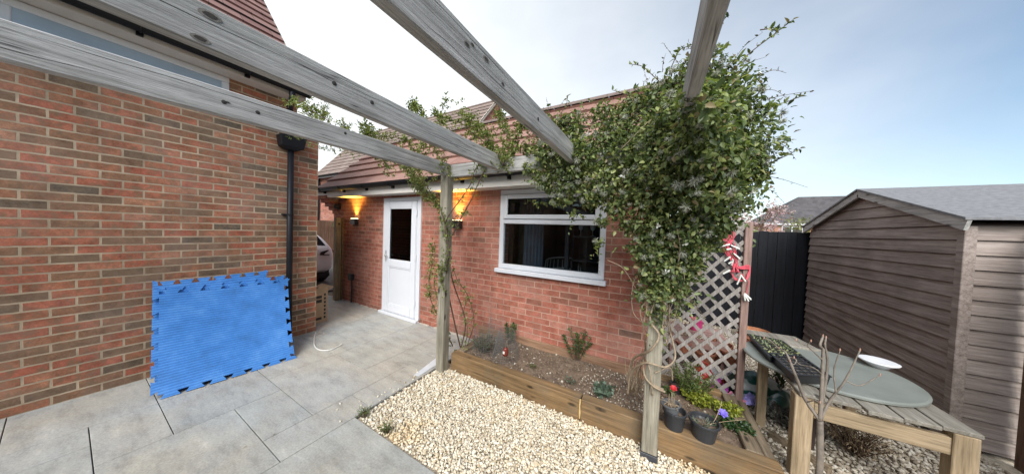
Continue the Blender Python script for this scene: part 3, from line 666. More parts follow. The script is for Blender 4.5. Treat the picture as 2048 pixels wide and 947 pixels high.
# things standing in the room behind the window
M_curt = plain('slate blue curtain', (0.13, 0.165, 0.215), 0.9, 0.2, 5, bstr=0.1)
m = MB(); ys = np.linspace(0, 1, 40); vs = []
for k, t in enumerate(ys):
    for z in (0.6, 2.2): vs.append((-1.72+0.30*t, 3.42+0.03*math.sin(t*34), z))
m.add(vs, [(2*k, 2*k+2, 2*k+3, 2*k+1) for k in range(39)])
o = m.build('curtain', M_curt, smooth=True); md = o.modifiers.new('thick', 'SOLIDIFY'); md.thickness = 0.004
tag(o, 'dark blue curtain hanging inside the annex behind the window', 'curtain')
M_grey = plain('grey metal column', (0.10, 0.10, 0.105), 0.5, 0.1, 5, bstr=0)
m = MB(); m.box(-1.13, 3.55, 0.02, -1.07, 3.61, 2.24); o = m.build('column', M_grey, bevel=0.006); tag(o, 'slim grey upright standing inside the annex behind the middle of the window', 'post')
# round wire chair
C = thing('wire_chair', 'round backed wire chair inside the annex behind the window', 'chair', (-1.22, 3.56, 0.02)); m = MB(); cx, cy = -1.25, 3.86
M_wire = plain('pale wire', (0.6, 0.58, 0.55), 0.4, 0.1, 5, bstr=0)
for zz, rr in ((1.16, 0.27), (0.98, 0.29), (0.80, 0.27)): m.tube([(cx+rr*math.cos(t), cy+rr*0.8*math.sin(t), zz+0.04*math.sin(t)) for t in np.linspace(-0.3, math.pi+0.3, 24)], 0.011, 6)
for t in np.linspace(-0.3, math.pi+0.3, 15): m.tube([(cx+0.27*math.cos(t), cy+.22*math.sin(t), 1.16), (cx+0.29*math.cos(t), cy+.235*math.sin(t), 0.98), (cx+0.22*math.cos(t), cy+.18*math.sin(t), 0.66)], 0.006, 5)
m.build('backrest', M_wire, C)
m = MB(); m.lathe([(0.0, 0.62), (0.24, 0.62), (0.25, 0.65), (0.0, 0.66)], (cx, cy, 0), 20); m.build('seat', M_wire, C)
for sx, sy in ((-1, -1), (1, -1), (-1, 1), (1, 1)): m = MB(); m.tube([(cx+.17*sx, cy+.15*sy, 0.62), (cx+.2*sx, cy+.18*sy, 0.02)], 0.011, 6); m.build('leg', M_wire, C)
# drinks shelf with glasses
S = thing('shelf_unit', 'dark shelf unit inside the annex at the right of the window', 'shelf', (-0.62, 3.75, 0.02))
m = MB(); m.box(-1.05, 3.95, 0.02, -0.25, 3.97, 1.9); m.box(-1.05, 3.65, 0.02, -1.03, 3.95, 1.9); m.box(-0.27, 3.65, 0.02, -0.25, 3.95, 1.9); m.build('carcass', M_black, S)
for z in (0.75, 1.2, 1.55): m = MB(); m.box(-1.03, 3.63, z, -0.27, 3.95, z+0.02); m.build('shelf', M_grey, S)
M_gl2 = plain('pale glassware', (0.8, 0.82, 0.83), 0.15, 0.05, 5, bstr=0)
gname = ['second', 'leftmost', 'middle', 'rightmost']
g0 = MB(); g0.lathe([(0.028, 0), (0.028, 0.004), (0.005, 0.01), (0.005, 0.075), (0.03, 0.10), (0.036, 0.14), (0.03, 0.18), (0.0, 0.181)], (0, 0, 0), 14)
G0 = None
for k, x in enumerate((-0.95, -0.78, -0.61, -0.44)):
    if G0 is None: G0 = g0.build('wine_glass', M_gl2, smooth=True); q = G0
    else: q = G0.copy(); col.objects.link(q)
    q.location = (x, 3.72, 1.572)
    tag(q, 'pale stemmed glass on the shelf behind the window, %s of four' % ['leftmost', 'second from the left', 'third from the left', 'rightmost'][k], 'glass', 'glasses on the dark shelf')
M_pap = plain('pale paper', (0.55, 0.56, 0.45), 0.7, 0.1, 5, bstr=0)
m = MB(); m.box(-0.66, 3.21, 0.95, -0.50, 3.3, 1.12); m.build('carton', M_pap, None); o = bpy.data.objects['carton']; tag(o, 'pale carton standing inside the window at its bottom right corner', 'box')
m = MB(); m.box(-1.8, 3.2, 0.90, -0.3, 3.5, 0.945); o = m.build('window_shelf', M_room, A)

# ------------------------------------------------------------------ wall lights
M_lamp = plain('black lamp housing', (0.015, 0.015, 0.016), 0.4, 0.1, 8, bstr=0)
m_, t_, p_ = newmat('warm lamp lens'); p_.inputs['Emission Color'].default_value = (1.0, 0.72, 0.35, 1); p_.inputs['Emission Strength'].default_value = 7.0; p_.inputs['Base Color'].default_value = (0.9, 0.8, 0.6, 1)
for x, lab in ((-5.33, 'black wall light glowing upward on bricks between the far corner and white door'), (-2.60, 'black wall light glowing upward on bricks just right of the rose post')):
    Lg = thing('wall_light', lab, 'wall light', (x, WY, 1.68), 'black up lights on the annex wall')
    m = MB(); m.box(x-0.075, WY-0.085, 1.615, x+0.075, WY-0.002, 1.735); m.build('housing', M_lamp, Lg, bevel=0.004)
    m = MB(); m.box(x-0.075, WY-0.085, 1.755, x+0.075, WY-0.002, 1.765); m.build('cap_frame', M_lamp, Lg) if False else None
    m = MB(); m.box(x-0.068, WY-0.08, 1.7352, x+0.068, WY-0.01, 1.743); m.build('lens', m_, Lg)
    ld = bpy.data.lights.new('up light', 'SPOT'); ld.energy = 75; ld.color = (1.0, 0.55, 0.08); ld.spot_size = R(95); ld.spot_blend = 0.9; ld.shadow_soft_size = 0.03
    lo = bpy.data.objects.new('up_light', ld); col.objects.link(lo); lo.parent = Lg; lo.location = (0, -0.05, 0.09); lo.rotation_euler = (R(180+8), 0, 0)
# outdoor socket with its lead
S = thing('outdoor_socket', 'black outdoor socket with a black lead on the bricks left of the door', 'socket', (-5.42, WY, 0.5))
m = MB(); m.box(-5.49, WY-0.075, 0.47, -5.37, WY-0.002, 0.60); m.build('box', M_black, S, bevel=0.008)
m = MB(); m.tube([(-5.42, WY-0.03, 0.47), (-5.42, WY-0.025, 0.3), (-5.415, WY-0.03, 0.012)], 0.016, 8); m.build('lead', M_black, S)
S = thing('security_sensor', 'small dark sensor high on the bricks at the far corner of the annex', 'sensor', (-6.0, WY, 1.98))
m = MB(); m.lathe([(0.045, -0.02), (0.06, 0.0), (0.06, 0.05), (0.03, 0.075)], (-5.98, WY-0.062, 1.97), 14); m.build('dome', M_black, S, smooth=True)
m = MB(); m.box(-6.03, WY-0.03, 1.93, -5.93, WY-0.002, 2.06); m.build('bracket', M_black, S, bevel=0.004)

# ================================================================== pergola
Pg = thing('pergola', 'weathered grey timber pergola over the gravel with two front posts and four beams', 'pergola', (-1, 1, 0))
M_knot = plain('dark bolt hole', (0.03, 0.027, 0.024), 0.9, 0.2, 20, bstr=0)
ZB, ZT, YE = 2.185, 2.325, 2.105
BEAMS = [(-2.062, -2.014), (-1.368, -1.322), (-0.652, -0.606), (0.082, 0.128)]
holes = {0: [(0.42, 2.24), (0.55, 2.24), (1.02, 2.285)], 1: [(0.62, 2.268), (0.80, 2.262)], 2: [(1.32, 2.25)], 3: []}
for k, (x0, x1) in enumerate(BEAMS):
    nseg = 22; m = MB(); rr = random.Random(k+5); vs = []
    ys = np.linspace(-2.6, YE, nseg)
    for i, y in enumerate(ys):
        wv = 0.004*math.sin(y*2.1+k*2); hz = 0.003*math.sin(y*3.7+k)-(0.022*min(max((1.3-y), 0), 1.5) if k == 0 else 0)
        sh = 0.0
        c = 0.004
        prof = [(x0+c, ZB), (x1-c, ZB), (x1, ZB+c), (x1, ZT-c), (x1-c, ZT), (x0+c, ZT), (x0, ZT-c), (x0, ZB+c)]
        vs += [(px+wv+rr.uniform(-.0006, .0006), y, pz+hz+rr.uniform(-.0006, .0006)) for px, pz in prof]
    fs = [(i*8+j, i*8+(j+1) % 8, (i+1)*8+(j+1) % 8, (i+1)*8+j) for i in range(nseg-1) for j in range(8)]+[tuple(range(8)), tuple((nseg-1)*8+j for j in range(8))]
    m.add(vs, fs); bm_ = m.build('beam', M_beam, Pg)
    if holes[k]:
        for (y, z) in holes[k]:
            q = MB(); wv = 0.004*math.sin(y*2.1+k*2)
            q.lathe([(0.0, 0), (0.011, 0.0), (0.008, 0.003), (0.0, 0.004)], (x1+wv-0.0005, y, z), 10, tilt=Matrix.Rotation(R(90), 3, 'Y'))
            q.build('bolt_hole', M_knot, bm_)
m = MB(); m.box(-2.0, YE+0.003, 2.18, 0.16, YE+0.05, 2.315); m.build('header', M_head, Pg, bevel=0.004)
m = MB(); m.box(-2.1, -2.65, 2.18, 0.16, -2.6, 2.32); m.build('header', M_head, Pg, bevel=0.004)
for (x0, x1, y0, y1, zt) in ((-2.108, -2.002, 2.067, 2.167, 2.318), (-0.022, 0.080, 2.075, 2.175, 2.178)):
    if x0 < -1: y0, y1 = 2.067, 2.167
    m = MB(); m.box(x0, y0, -0.02 if x0 < -1 else 0.035, x1, y1, zt if x0 > -1 else 2.318); m.build('post', M_post, Pg, bevel=0.006)
for x0 in (-2.10, -0.02): m = MB(); m.box(x0, -2.75, -0.02, x0+0.1, -2.652, 2.18); m.build('post', M_post, Pg, bevel=0.006)
m = MB(); m.box(-0.028, 2.069, -0.03, 0.086, 2.181, 0.034); m.build('post_shoe', M_lead if False else plain('dark grey steel', (0.05, 0.053, 0.06), 0.5, 0.2, 8, bstr=0), Pg, bevel=0.002)
# big knots of the second beam and the fine crack lines along the beams
def beam_x(k, y): return BEAMS[k][1]+0.004*math.sin(y*2.1+k*2)
M_knoto = plain('grey brown knot rim', (0.17, 0.155, 0.135), 0.85, 0.35, 70, bstr=0.4)
M_knotw = plain('dark wood knot', (0.04, 0.033, 0.027), 0.85, 0.3, 60, bstr=0.4)
_bs = [o for o in col.objects if o.parent is Pg and o.name.startswith('beam')]
for k, spots in ((1, [((420, 32), .016), ((400, 78), .013)]), (0, [((455, 205), .006)]), (2, [((935, 88), .010), ((946, 89), .007), ((973, 118), .012), ((1006, 168), .008)])):
    for (px, py), r_ in spots:
        m = MB(); d = _ray(px, py); X = BEAMS[k][1]; p = np.array([0, 0, EYE])+X/d[0]*d; p[2] = min(max(p[2], ZB+.02), ZT-.02)
        vs = [(beam_x(k, p[1])+.0012, p[1]+r_*1.7*math.cos(t), p[2]+r_*.85*math.sin(t)) for t in np.linspace(0, 2*math.pi, 14, endpoint=False)]
        m.prism(vs, (0, 0, 0), (-.006, 0, 0)); kn = m.build('knot', M_knoto, _bs[k])
        c_ = np.mean(vs, 0); m = MB(); m.prism([(q_[0]+.0008, c_[1]+(q_[1]-c_[1])*.62+.002*math.sin(i_*2.3), c_[2]+(q_[2]-c_[2])*.58) for i_, q_ in enumerate(vs)], (0, 0, 0), (-.006, 0, 0)); m.build('knot_heart', M_knotw, kn) if False else m.build('knot', M_knotw, _bs[k])

# weathering splits along the beams
rq = random.Random(11)
for k in range(4):
    for q_ in range(7 if k < 3 else 3):
        y0 = rq.uniform(-0.6, 1.6); ln = rq.uniform(.25, .9); z0 = ZB+rq.uniform(.02, .12); m = MB(); n_ = 16; top, bot = [], []
        for i in range(n_):
            t = i/(n_-1); y = y0+ln*t; z = z0-(0.022*min(max((1.3-y), 0), 1.5) if k == 0 else 0)+.006*math.sin(t*3+q_)+.0015*math.sin(t*17+q_*2)+.004*t; wd = .0011*math.sin(math.pi*min(max(t, .02), .98))*rq.uniform(.6, 1.2)
            if y > YE-.02: break
            z = min(max(z, ZB-.02), ZT-.012); x = beam_x(k, y)+.0006; top.append((x, y, z+wd)); bot.append((x, y, z-wd))
        if len(top) > 3:
            n_ = len(top); m.add(top+bot, [(i, i+1, n_+i+1, n_+i) for i in range(n_-1)]); m.build('split', M_knotw, _bs[k])

# ================================================================== raised sleeper bed
B = thing('raised_bed', 'raised bed of brown timber sleepers along the foot of the brick annex', 'planter', (-0.6, 2.5, 0))
ZS = 0.178
def sleeper(name, mat, x0, y0, x1, y1, z0=-0.03, z1=ZS):
    m = MB(); m.box(x0, y0, z0, x1, y1, z1); return m.build('sleeper', mat, B, bevel=0.006)
sleeper('a', M_sleeper, -1.995, 2.195, -0.508, 2.295); sleeper('b', M_sleeper, -0.498, 2.195, 0.765, 2.295)
sleeper('c', M_sleeper_y, -1.995, 2.298, -1.90, 2.915)
sleeper('d', M_sleeper_y, 0.605, 2.298, 0.70, 3.02); sleeper('e', M_sleeper_y, 0.703, 2.298, 0.765, 2.98, z1=0.165)
sleeper('f', M_sleeper, 0.06, 3.0, 0.603, 3.07)
m = MB(); m.tube([(-0.503, 2.192, 0.01), (-0.502, 2.19, 0.06), (-0.505, 2.191, 0.12), (-0.502, 2.192, 0.178)], [0.006, 0.009, 0.006, 0.008], 6); m.build('joint_foam', plain('yellow joint foam', (0.55, 0.38, 0.16), 0.9, 0.2, 30), B)
M_soil = plain('garden soil', (0.135, 0.095, 0.065), 0.97, 0.45, 26, bstr=0.8)
nx, ny = 120, 34; xs = np.linspace(-1.9, 0.605, nx); ys = np.linspace(2.293, 2.99, ny); Xg, Yg = np.meshgrid(xs, ys)
Zg = 0.128+0.012*np.sin(Xg*7)*np.sin(Yg*9+1)+0.008*np.sin(Xg*23+2)*np.sin(Yg*19)+rng.normal(0, 0.004, Xg.shape)+0.015*np.clip((Yg-2.3)/0.6, 0, 1)
V = np.stack([Xg, Yg, Zg], -1).reshape(-1, 3); ii = np.arange(nx*ny).reshape(ny, nx)
F = np.stack([ii[:-1, :-1], ii[:-1, 1:], ii[1:, 1:], ii[1:, :-1]], -1).reshape(-1, 4)
so = npmesh('soil', V, F, M_soil, None, True); kind(so)
def soilz(x, y): return 0.128+0.012*math.sin(x*7)*math.sin(y*9+1)+0.015*min(max((y-2.3)/0.6, 0), 1)
M_clod = island('soil clods', [(0, (0.09, 0.06, 0.042)), (0.6, (0.165, 0.118, 0.082)), (0.95, (0.21, 0.155, 0.105)), (1, (0.32, 0.26, 0.19))], rough=0.95, sc=60)[0]
n = 3600; P = np.stack([rng.uniform(-1.88, 0.6, n), rng.uniform(2.3, 2.95, n), np.zeros(n)], 1); P[:, 2] = [soilz(a, b) for a, b in P[:, :2]]
V, F = stones(P, rng.uniform(0.004, 0.015, n)**1.0, low=True); kind(npmesh('soil_clods', V, F, M_clod), 'stuff')
n = 90; P = np.stack([rng.uniform(-1.85, 0.58, n), rng.uniform(2.3, 2.94, n), np.zeros(n)], 1); P[:, 2] = [soilz(a, b)+0.006 for a, b in P[:, :2]]
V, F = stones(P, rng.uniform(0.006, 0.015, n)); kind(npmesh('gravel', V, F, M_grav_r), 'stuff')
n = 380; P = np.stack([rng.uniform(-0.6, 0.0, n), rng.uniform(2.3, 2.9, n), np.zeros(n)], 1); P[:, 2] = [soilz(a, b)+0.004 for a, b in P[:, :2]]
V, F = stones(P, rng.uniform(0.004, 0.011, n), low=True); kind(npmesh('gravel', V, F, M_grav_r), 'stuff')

# ================================================================== plants
M_leaf = leafmat('dark green clematis leaf', [(0, (0.035, 0.056, 0.02)), (0.25, (0.085, 0.12, 0.04)), (0.55, (0.155, 0.20, 0.07)), (0.82, (0.25, 0.29, 0.10)), (0.92, (0.34, 0.36, 0.13)), (0.95, (0.28, 0.23, 0.13)), (1, (0.22, 0.15, 0.09))], rough=0.45, trans=0.38, spec=0.5)
M_stem = plain('tan vine stem', (0.28, 0.215, 0.145), 0.8, 0.3, 30, bstr=0.3)
M_stemd = plain('dark vine stem', (0.09, 0.055, 0.035), 0.8, 0.3, 30, bstr=0.3)
M_fluff = island('white seed fluff', [(0, (0.24, 0.25, 0.18)), (0.6, (0.36, 0.37, 0.29)), (1, (0.52, 0.52, 0.45))], rough=0.9, sc=20, bstr=0)[0]
M_rose = leafmat('light green rose leaf', [(0, (0.075, 0.10, 0.03)), (0.4, (0.15, 0.19, 0.05)), (0.75, (0.24, 0.28, 0.08)), (1, (0.28, 0.26, 0.11))], rough=0.5, trans=0.3)
K = thing('climbing_clematis', 'big dark green clematis with fluffy white seed heads over the right end of the pergola', 'climber', (0.05, 2.2, 0.1))
BL = [(1395, 150, 2.02, .15), (1440, 200, 2.02, .20), (1375, 235, 2.0, .24), (1455, 280, 2.08, .25), (1340, 285, 2.05, .23), (1270, 285, 2.1, .19), (1215, 285, 2.12, .15), (1150, 275, 2.12, .12), (1095, 265, 2.12, .11), (1085, 320, 2.12, .12),
      (1140, 345, 2.12, .16), (1215, 360, 2.12, .17), (1300, 375, 2.05, .21), (1385, 370, 2.02, .25), (1455, 370, 2.1, .19), (1350, 450, 2.05, .19), (1420, 430, 2.1, .15), (1325, 520, 2.06, .14), (1345, 575, 2.08, .09), (1283, 580, 2.06, .06), (1300, 620, 2.08, .05),
      (1205, 440, 2.06, .05), (1200, 485, 2.06, .035), (1110, 400, 2.12, .05), (1150, 425, 2.1, .04), (1290, 205, 2.12, .11), (1335, 165, 2.05, .10), (1490, 330, 2.12, .13), (1380, 520, 2.12, .09), (1060, 290, 2.12, .07), (1075, 405, 2.1, .03), (1265, 450, 2.06, .09), (1400, 290, 1.72, .17), (1365, 235, 1.75, .15), (1425, 225, 1.75, .13), (1395, 360, 1.8, .17), (1330, 330, 1.85, .15), (1440, 320, 1.8, .14), (1075, 250, 2.08, .10), (1120, 300, 2.05, .13), (1170, 310, 2.05, .13), (1060, 335, 2.12, .08), (1090, 375, 2.1, .08), (1240, 255, 2.12, .13), (1180, 395, 2.1, .09), (1230, 410, 2.1, .1), (1045, 300, 2.1, .06), (1300, 300, 2.0, .17), (1310, 450, 2.06, .13), (1375, 495, 2.1, .10), (1275, 500, 2.06, .05), (1394, 188, 1.30, .055), (1396, 212, 1.40, .075), (1402, 245, 1.5, .10), (1400, 285, 1.6, .12), (1340, 245, 1.8, .12), (1090, 300, 2.0, .09), (1150, 245, 2.1, .10), (1205, 225, 2.12, .09), (1255, 215, 2.12, .09), (1130, 385, 2.1, .10), (1185, 385, 2.1, .10), (1085, 360, 2.1, .09), (1120, 255, 2.1, .09), (1300, 490, 2.05, .13), (1340, 540, 2.05, .12), (1375, 540, 2.15, .09), (1290, 540, 2.05, .09), (1325, 590, 2.05, .09), (1405, 480, 2.2, .12), (1430, 450, 2.3, .10), (1300, 590, 2.05, .06), (1320, 625, 2.07, .06), (1350, 610, 2.1, .06)]
blobs = []
for px, py, Y, r_ in BL:
    c = AY(px, py, Y); blobs.append((c[0], c[1], c[2], r_*1.0, r_*0.85, r_))
V1, F1 = foliage_blobs(blobs, 52000, 0.0315, 0.62, shell=0.7, up=0.5, clump=0.36)
# loose sprays round the outline
extra = []
for bl in blobs:
    c = np.array(bl[:3])
    for q in range(max(2, int(26*bl[3]))):
        d = rdir(1)[0]; d[1] *= 0.6; d = unit(d+np.array([0.25, 0, 0.1]))
        p0 = c+d*bl[3]*0.9; ln = rng.uniform(0.08, 0.20)
        for k in range(rng.integers(5, 11)):
            tt = k/9; pp = p0+d*ln*tt+np.array([0, 0, -0.06*tt*tt])+rng.normal(0, 0.006, 3); extra.append((pp, unit(d*0.4+rdir(1)[0]), 0.05*(1-0.5*tt)))
EP = np.array([e[0] for e in extra]); ED = np.array([e[1] for e in extra]); EL = np.array([e[2] for e in extra])*rng.uniform(0.6, 1.2, len(extra))
V2, F2 = leafgeo(EP, ED, rdir(len(EP))*0.6+np.array([0, 0, 0.6]), EL, EL*0.55)
shoots = [[(1440, 170, 2.05), (1490, 115, 2.03), (1540, 75, 2.0), (1583, 42, 1.98)], [(1480, 240, 2.1), (1530, 215, 2.1), (1570, 205, 2.08), (1608, 190, 2.05)], [(1490, 340, 2.1), (1540, 325, 2.1), (1575, 310, 2.08), (1598, 298, 2.06)],
          [(1350, 190, 2.05), (1310, 155, 2.05), (1285, 133, 2.05), (1258, 128, 2.04)], [(1290, 200, 2.1), (1250, 188, 2.1), (1225, 180, 2.1)], [(1500, 380, 2.1), (1530, 360, 2.1), (1545, 345, 2.1)], [(1470, 200, 2.1), (1510, 160, 2.1), (1530, 180, 2.1)],
          [(1520, 60, 2.0), (1540, 58, 2.0), (1552, 62, 2.0)], [(1400, 110, 2.0), (1425, 70, 1.9), (1446, 40, 1.8), (1450, 10, 1.75)], [(1470, 430, 2.1), (1500, 420, 2.1), (1520, 405, 2.1)], [(1215, 300, 2.1), (1180, 240, 2.1), (1160, 205, 2.1)], [(1100, 250, 2.1), (1130, 215, 2.1), (1135, 190, 2.1)], [(1340, 140, 2.05), (1360, 100, 2.03), (1385, 92, 2.03)]]
sm = MB(); LP, LD, LS = [], [], []
for sh in shoots:
    pts = spl([AY(*q) for q in sh], 6); sm.tube(pts, np.linspace(0.0035, 0.0018, len(pts)), 5)
    for q in pts[3:]:
        for _ in range(2 if rng.random() < 0.55 else 1): LP.append(q); LD.append(rdir(1)[0]+np.array([0.2, 0, 0.3])); LS.append(rng.uniform(0.018, 0.042))
LS = np.array(LS); V3, F3 = leafgeo(np.array(LP), np.array(LD), rdir(len(LP))*0.5+np.array([0, 0, 0.7]), LS, LS*0.5)
V, F = join([(V1, F1), (V2, F2), (V3, F3)]); npmesh('foliage', V, F, M_leaf, K)
sm.build('shoots', M_stemd, K, smooth=True)
# twining stems at the foot of the right post
tw = MB()
def vine(pts, r0, r1=None):
    P_ = spl([AY(*q) for q in pts], 7); tw.tube(P_, np.linspace(r0, r1 or r0*0.7, len(P_)), 6)
vine([(1255, 790, 2.30), (1262, 745, 2.2), (1290, 725, 2.05), (1330, 733, 2.04), (1350, 715, 2.12), (1345, 680, 2.16), (1335, 640, 2.14), (1340, 590, 2.12)], 0.008, .005)
vine([(1330, 783, 2.05), (1305, 770, 2.04), (1288, 745, 2.06), (1292, 700, 2.2), (1330, 650, 2.14)], 0.008)
vine([(1327, 778, 2.05), (1300, 765, 2.05), (1290, 752, 2.05)], 0.006)
vine([(1258, 780, 2.35), (1265, 720, 2.3), (1300, 700, 2.04), (1318, 670, 2.04), (1300, 640, 2.05), (1310, 600, 2.05)], 0.009)
vine([(1262, 780, 2.3), (1275, 745, 2.25), (1290, 700, 2.2), (1287, 650, 2.1), (1300, 590, 2.05)], 0.007)
vine([(1305, 790, 2.05), (1300, 740, 2.04), (1290, 710, 2.1)], 0.006)
vine([(1345, 760, 2.2), (1340, 735, 2.15), (1310, 745, 2.05)], 0.006)
vine([(1335, 690, 2.1), (1325, 640, 2.06), (1350, 580, 2.1), (1345, 520, 2.1)], 0.006)
vine([(1350, 560, 2.05), (1360, 500, 1.95), (1355, 460, 1.9)], 0.004)
vine([(1215, 520, 2.1), (1245, 535, 2.1), (1268, 570, 2.1), (1285, 600, 2.08)], 0.003)
vine([(1290, 345, 1.85), (1320, 365, 1.83), (1345, 395, 1.85)], 0.004)
vine([(1240, 300, 1.9), (1300, 240, 1.85)], 0.0025)
for k in range(16):
    a = rng.uniform(1285, 1350); vine([(a, rng.uniform(640, 700), 2.15), (a+rng.uniform(-25, 25), 620, 2.07), (a+rng.uniform(-30, 30), 560, 2.08), (a+rng.uniform(-30, 40), 500, 2.1)], 0.003)
for k in range(14):
    a = rng.uniform(1250, 1285); vine([(a, rng.uniform(770, 810), 2.3+rng.uniform(0, .2)), (a+rng.uniform(-8, 8), 750, 2.3), (a+rng.uniform(-12, 20), rng.uniform(690, 730), 2.28)], 0.003)
tw.build('stem', M_stem, K, smooth=True)
# fine wisps on the outside of the mass
wm = MB(); LP, LD, LS = [], [], []
for k in range(110):
    bl = blobs[rng.choice([0, 1, 2, 3, 4, 5, 6, 8, 14, 16, 18, 27, 25, 26])]; d = rdir(1)[0]; d[1] *= .5; d = unit(d+np.array([.35, 0, .25])); p0 = np.array(bl[:3])+d*bl[3]*.9; ln = rng.uniform(.06, .19); sd = rdir(1)[0]
    pts = spl([p0, p0+d*ln*.5+sd*.035, p0+d*ln+sd*.09+np.array([0, 0, -.03])], 5); wm.tube(pts, np.linspace(.0018, .0008, len(pts)), 4)
    for q in pts[2:]:
        if rng.random() < .75: LP.append(q); LD.append(rdir(1)[0]+d*.4); LS.append(rng.uniform(.010, .024))
wm.build('wisps', M_stemd, K, smooth=True); LS = np.array(LS); V, F = leafgeo(np.array(LP), np.array(LD), rdir(len(LP)), LS, LS*.5)
npmesh('wisp_leaves', V, F, leafmat('bronze young leaf', [(0, (0.09, 0.07, 0.045)), (0.5, (0.13, 0.13, 0.06)), (1, (0.17, 0.15, 0.11))], 0.6, .2), K)
# fluffy seed heads
hv, hf, nn = [], [], 0; cnt = 0
for k in range(230):
    bl = blobs[rng.choice(len(blobs), p=np.array([b_[3]**2 for b_ in blobs])/sum(b_[3]**2 for b_ in blobs))]
    d = rdir(1)[0]; d[1] = -abs(d[1])-0.35; d = unit(d); c = np.array(bl[:3])+d*np.array(bl[3:6])*rng.uniform(0.95, 1.08)
    m_ = rng.integers(40, 70); Dd = unit(rdir(m_)*0.9+d*0.3+np.array([0, 0, -0.35])); s_ = rng.uniform(0.016, 0.038)
    Vq, Fq = leafgeo(np.repeat(c[None], m_, 0), Dd, rdir(m_), np.full(m_, s_), np.full(m_, 0.0021), fold=0.1, droop=0.45)
    hv.append(Vq); hf.append(Fq+nn); nn += len(Vq)
o = npmesh('seed_heads', np.concatenate(hv), np.concatenate(hf), M_fluff, K); o['kind'] = 'stuff'
# small white petals here and there
pv, pf, nn = [], [], 0
for k in range(26):
    bl = blobs[rng.integers(0, 20)]; d = rdir(1)[0]; d[1] = -abs(d[1])-0.3; d = unit(d); c = np.array(bl[:3])+d*np.array(bl[3:6])*1.04
    Dd = unit(rdir(5)*0.8+d*0.4); Vq, Fq = leafgeo(np.repeat(c[None], 5, 0), Dd, np.repeat(d[None], 5, 0), np.full(5, 0.024), np.full(5, 0.016)); pv.append(Vq); pf.append(Fq+nn); nn += len(Vq)
M_petal = plain('white petal', (0.72, 0.72, 0.66), 0.7, 0.08, 20, bstr=0)
o = npmesh('flowers', np.concatenate(pv), np.concatenate(pf), M_petal, K); o['kind'] = 'stuff'

# climbing rose on the left post and along the beams
Z = thing('climbing_rose', 'thin climbing rose with small light green leaves on the left post and beams', 'climber', (-1.9, 2.4, 0.13))
rm = MB(); LP, LD, LS = [], [], []
def cane(pts, r0, r1, leaves=1.0, size=0.026, spread=0.035, n=7, frm=0.0):
    P_ = spl([AY(*q) for q in pts], n); rm.tube(P_, np.linspace(r0, r1, len(P_)), 6)
    for i, q in enumerate(P_):
        if i/len(P_) < frm: continue
        nb = rng.poisson(3.5*leaves)
        for _ in range(nb):
            d = rdir(1)[0]+np.array([0, -0.1, 0.25]); b0 = q+rng.normal(0, 0.02, 3); d = unit(d); ln = spread*rng.uniform(0.5, 1.6)
            for j in range(5):                                   # pinnate leaf: five leaflets
                t = (j//2+1)/3; sd = unit(np.cross(d, rdir(1)[0])); pp = b0+d*ln*t
                LP.append(pp); LD.append(unit(d*0.5+sd*(1 if j % 2 else -1)*(0.9 if j < 4 else 0))); LS.append(size*rng.uniform(0.7, 1.35))
base = (922, 698, 2.38)
cane([base, (908, 640, 2.25), (893, 560, 2.12), (898, 500, 2.04), (885, 430, 2.05), (870, 400, 2.1), (840, 350, 2.1), (825, 330, 2.1), (800, 310, 2.0), (760, 275, 1.9)], 0.009, 0.004, 0.5, frm=0.35)
cane([base, (930, 640, 2.4), (905, 560, 2.3), (890, 480, 2.2), (893, 440, 2.05), (920, 400, 2.06), (940, 370, 2.07), (950, 340, 2.07), (965, 320, 2.0)], 0.008, 0.004, 0.25, frm=0.3)
cane([(935, 690, 2.4), (948, 640, 2.45), (935, 590, 2.4), (915, 560, 2.3), (905, 530, 2.2)], 0.006, 0.003, 0.4)
cane([(930, 690, 2.4), (935, 660, 2.4), (928, 620, 2.4), (938, 590, 2.4)], 0.005, 0.003, 0.3)
cane([(905, 690, 2.3), (880, 640, 2.25), (862, 600, 2.2), (858, 560, 2.2), (865, 520, 2.2), (862, 485, 2.2)], 0.006, 0.003, 1.2, 0.024, 0.04)
cane([(875, 600, 2.15), (868, 560, 2.1), (880, 530, 2.05), (885, 560, 2.05)], 0.004, 0.002, 0.9, 0.022)
cane([(892, 470, 2.05), (882, 420, 2.1), (862, 395, 2.1), (845, 375, 2.15), (830, 365, 2.15), (815, 345, 2.1)], 0.006, 0.003, 1.6, 0.026, 0.045)
cane([(870, 400, 2.1), (850, 390, 2.12), (838, 375, 2.12), (828, 345, 2.1), (815, 320, 2.05), (805, 300, 2.0)], 0.005, 0.003, 1.4, 0.026, 0.045)
cane([(905, 470, 2.06), (925, 430, 2.04), (942, 400, 2.04), (955, 370, 2.05), (972, 335, 2.05)], 0.007, 0.004, 0.15)
cane([(840, 380, 2.1), (840, 340, 2.08), (838, 310, 2.0), (845, 290, 1.95), (860, 285, 1.9)], 0.005, 0.003, 0.6)
cane([(838, 345, 2.08), (833, 310, 2.0), (815, 285, 1.9), (790, 275, 1.8), (750, 272, 1.7), (735, 270, 1.65)], 0.005, 0.002, 1.0, 0.026)
cane([(735, 275, 1.55), (730, 285, 1.5), (740, 265, 1.5), (730, 255, 1.5), (728, 300, 1.5)], 0.003, 0.002, 1.6, 0.026, 0.04)
cane([(700, 268, 1.35), (690, 255, 1.33), (683, 240, 1.32)], 0.002, 0.001, 1.0, 0.022)
cane([(735, 300, 1.5), (700, 305, 1.42), (660, 298, 1.36), (620, 290, 1.3)], 0.002, 0.001, 0.6, 0.02, 0.02)
cane([(655, 240, 1.2), (630, 225, 1.15), (605, 210, 1.1), (580, 205, 1.08)], 0.004, 0.002, 1.7, 0.024, 0.04)
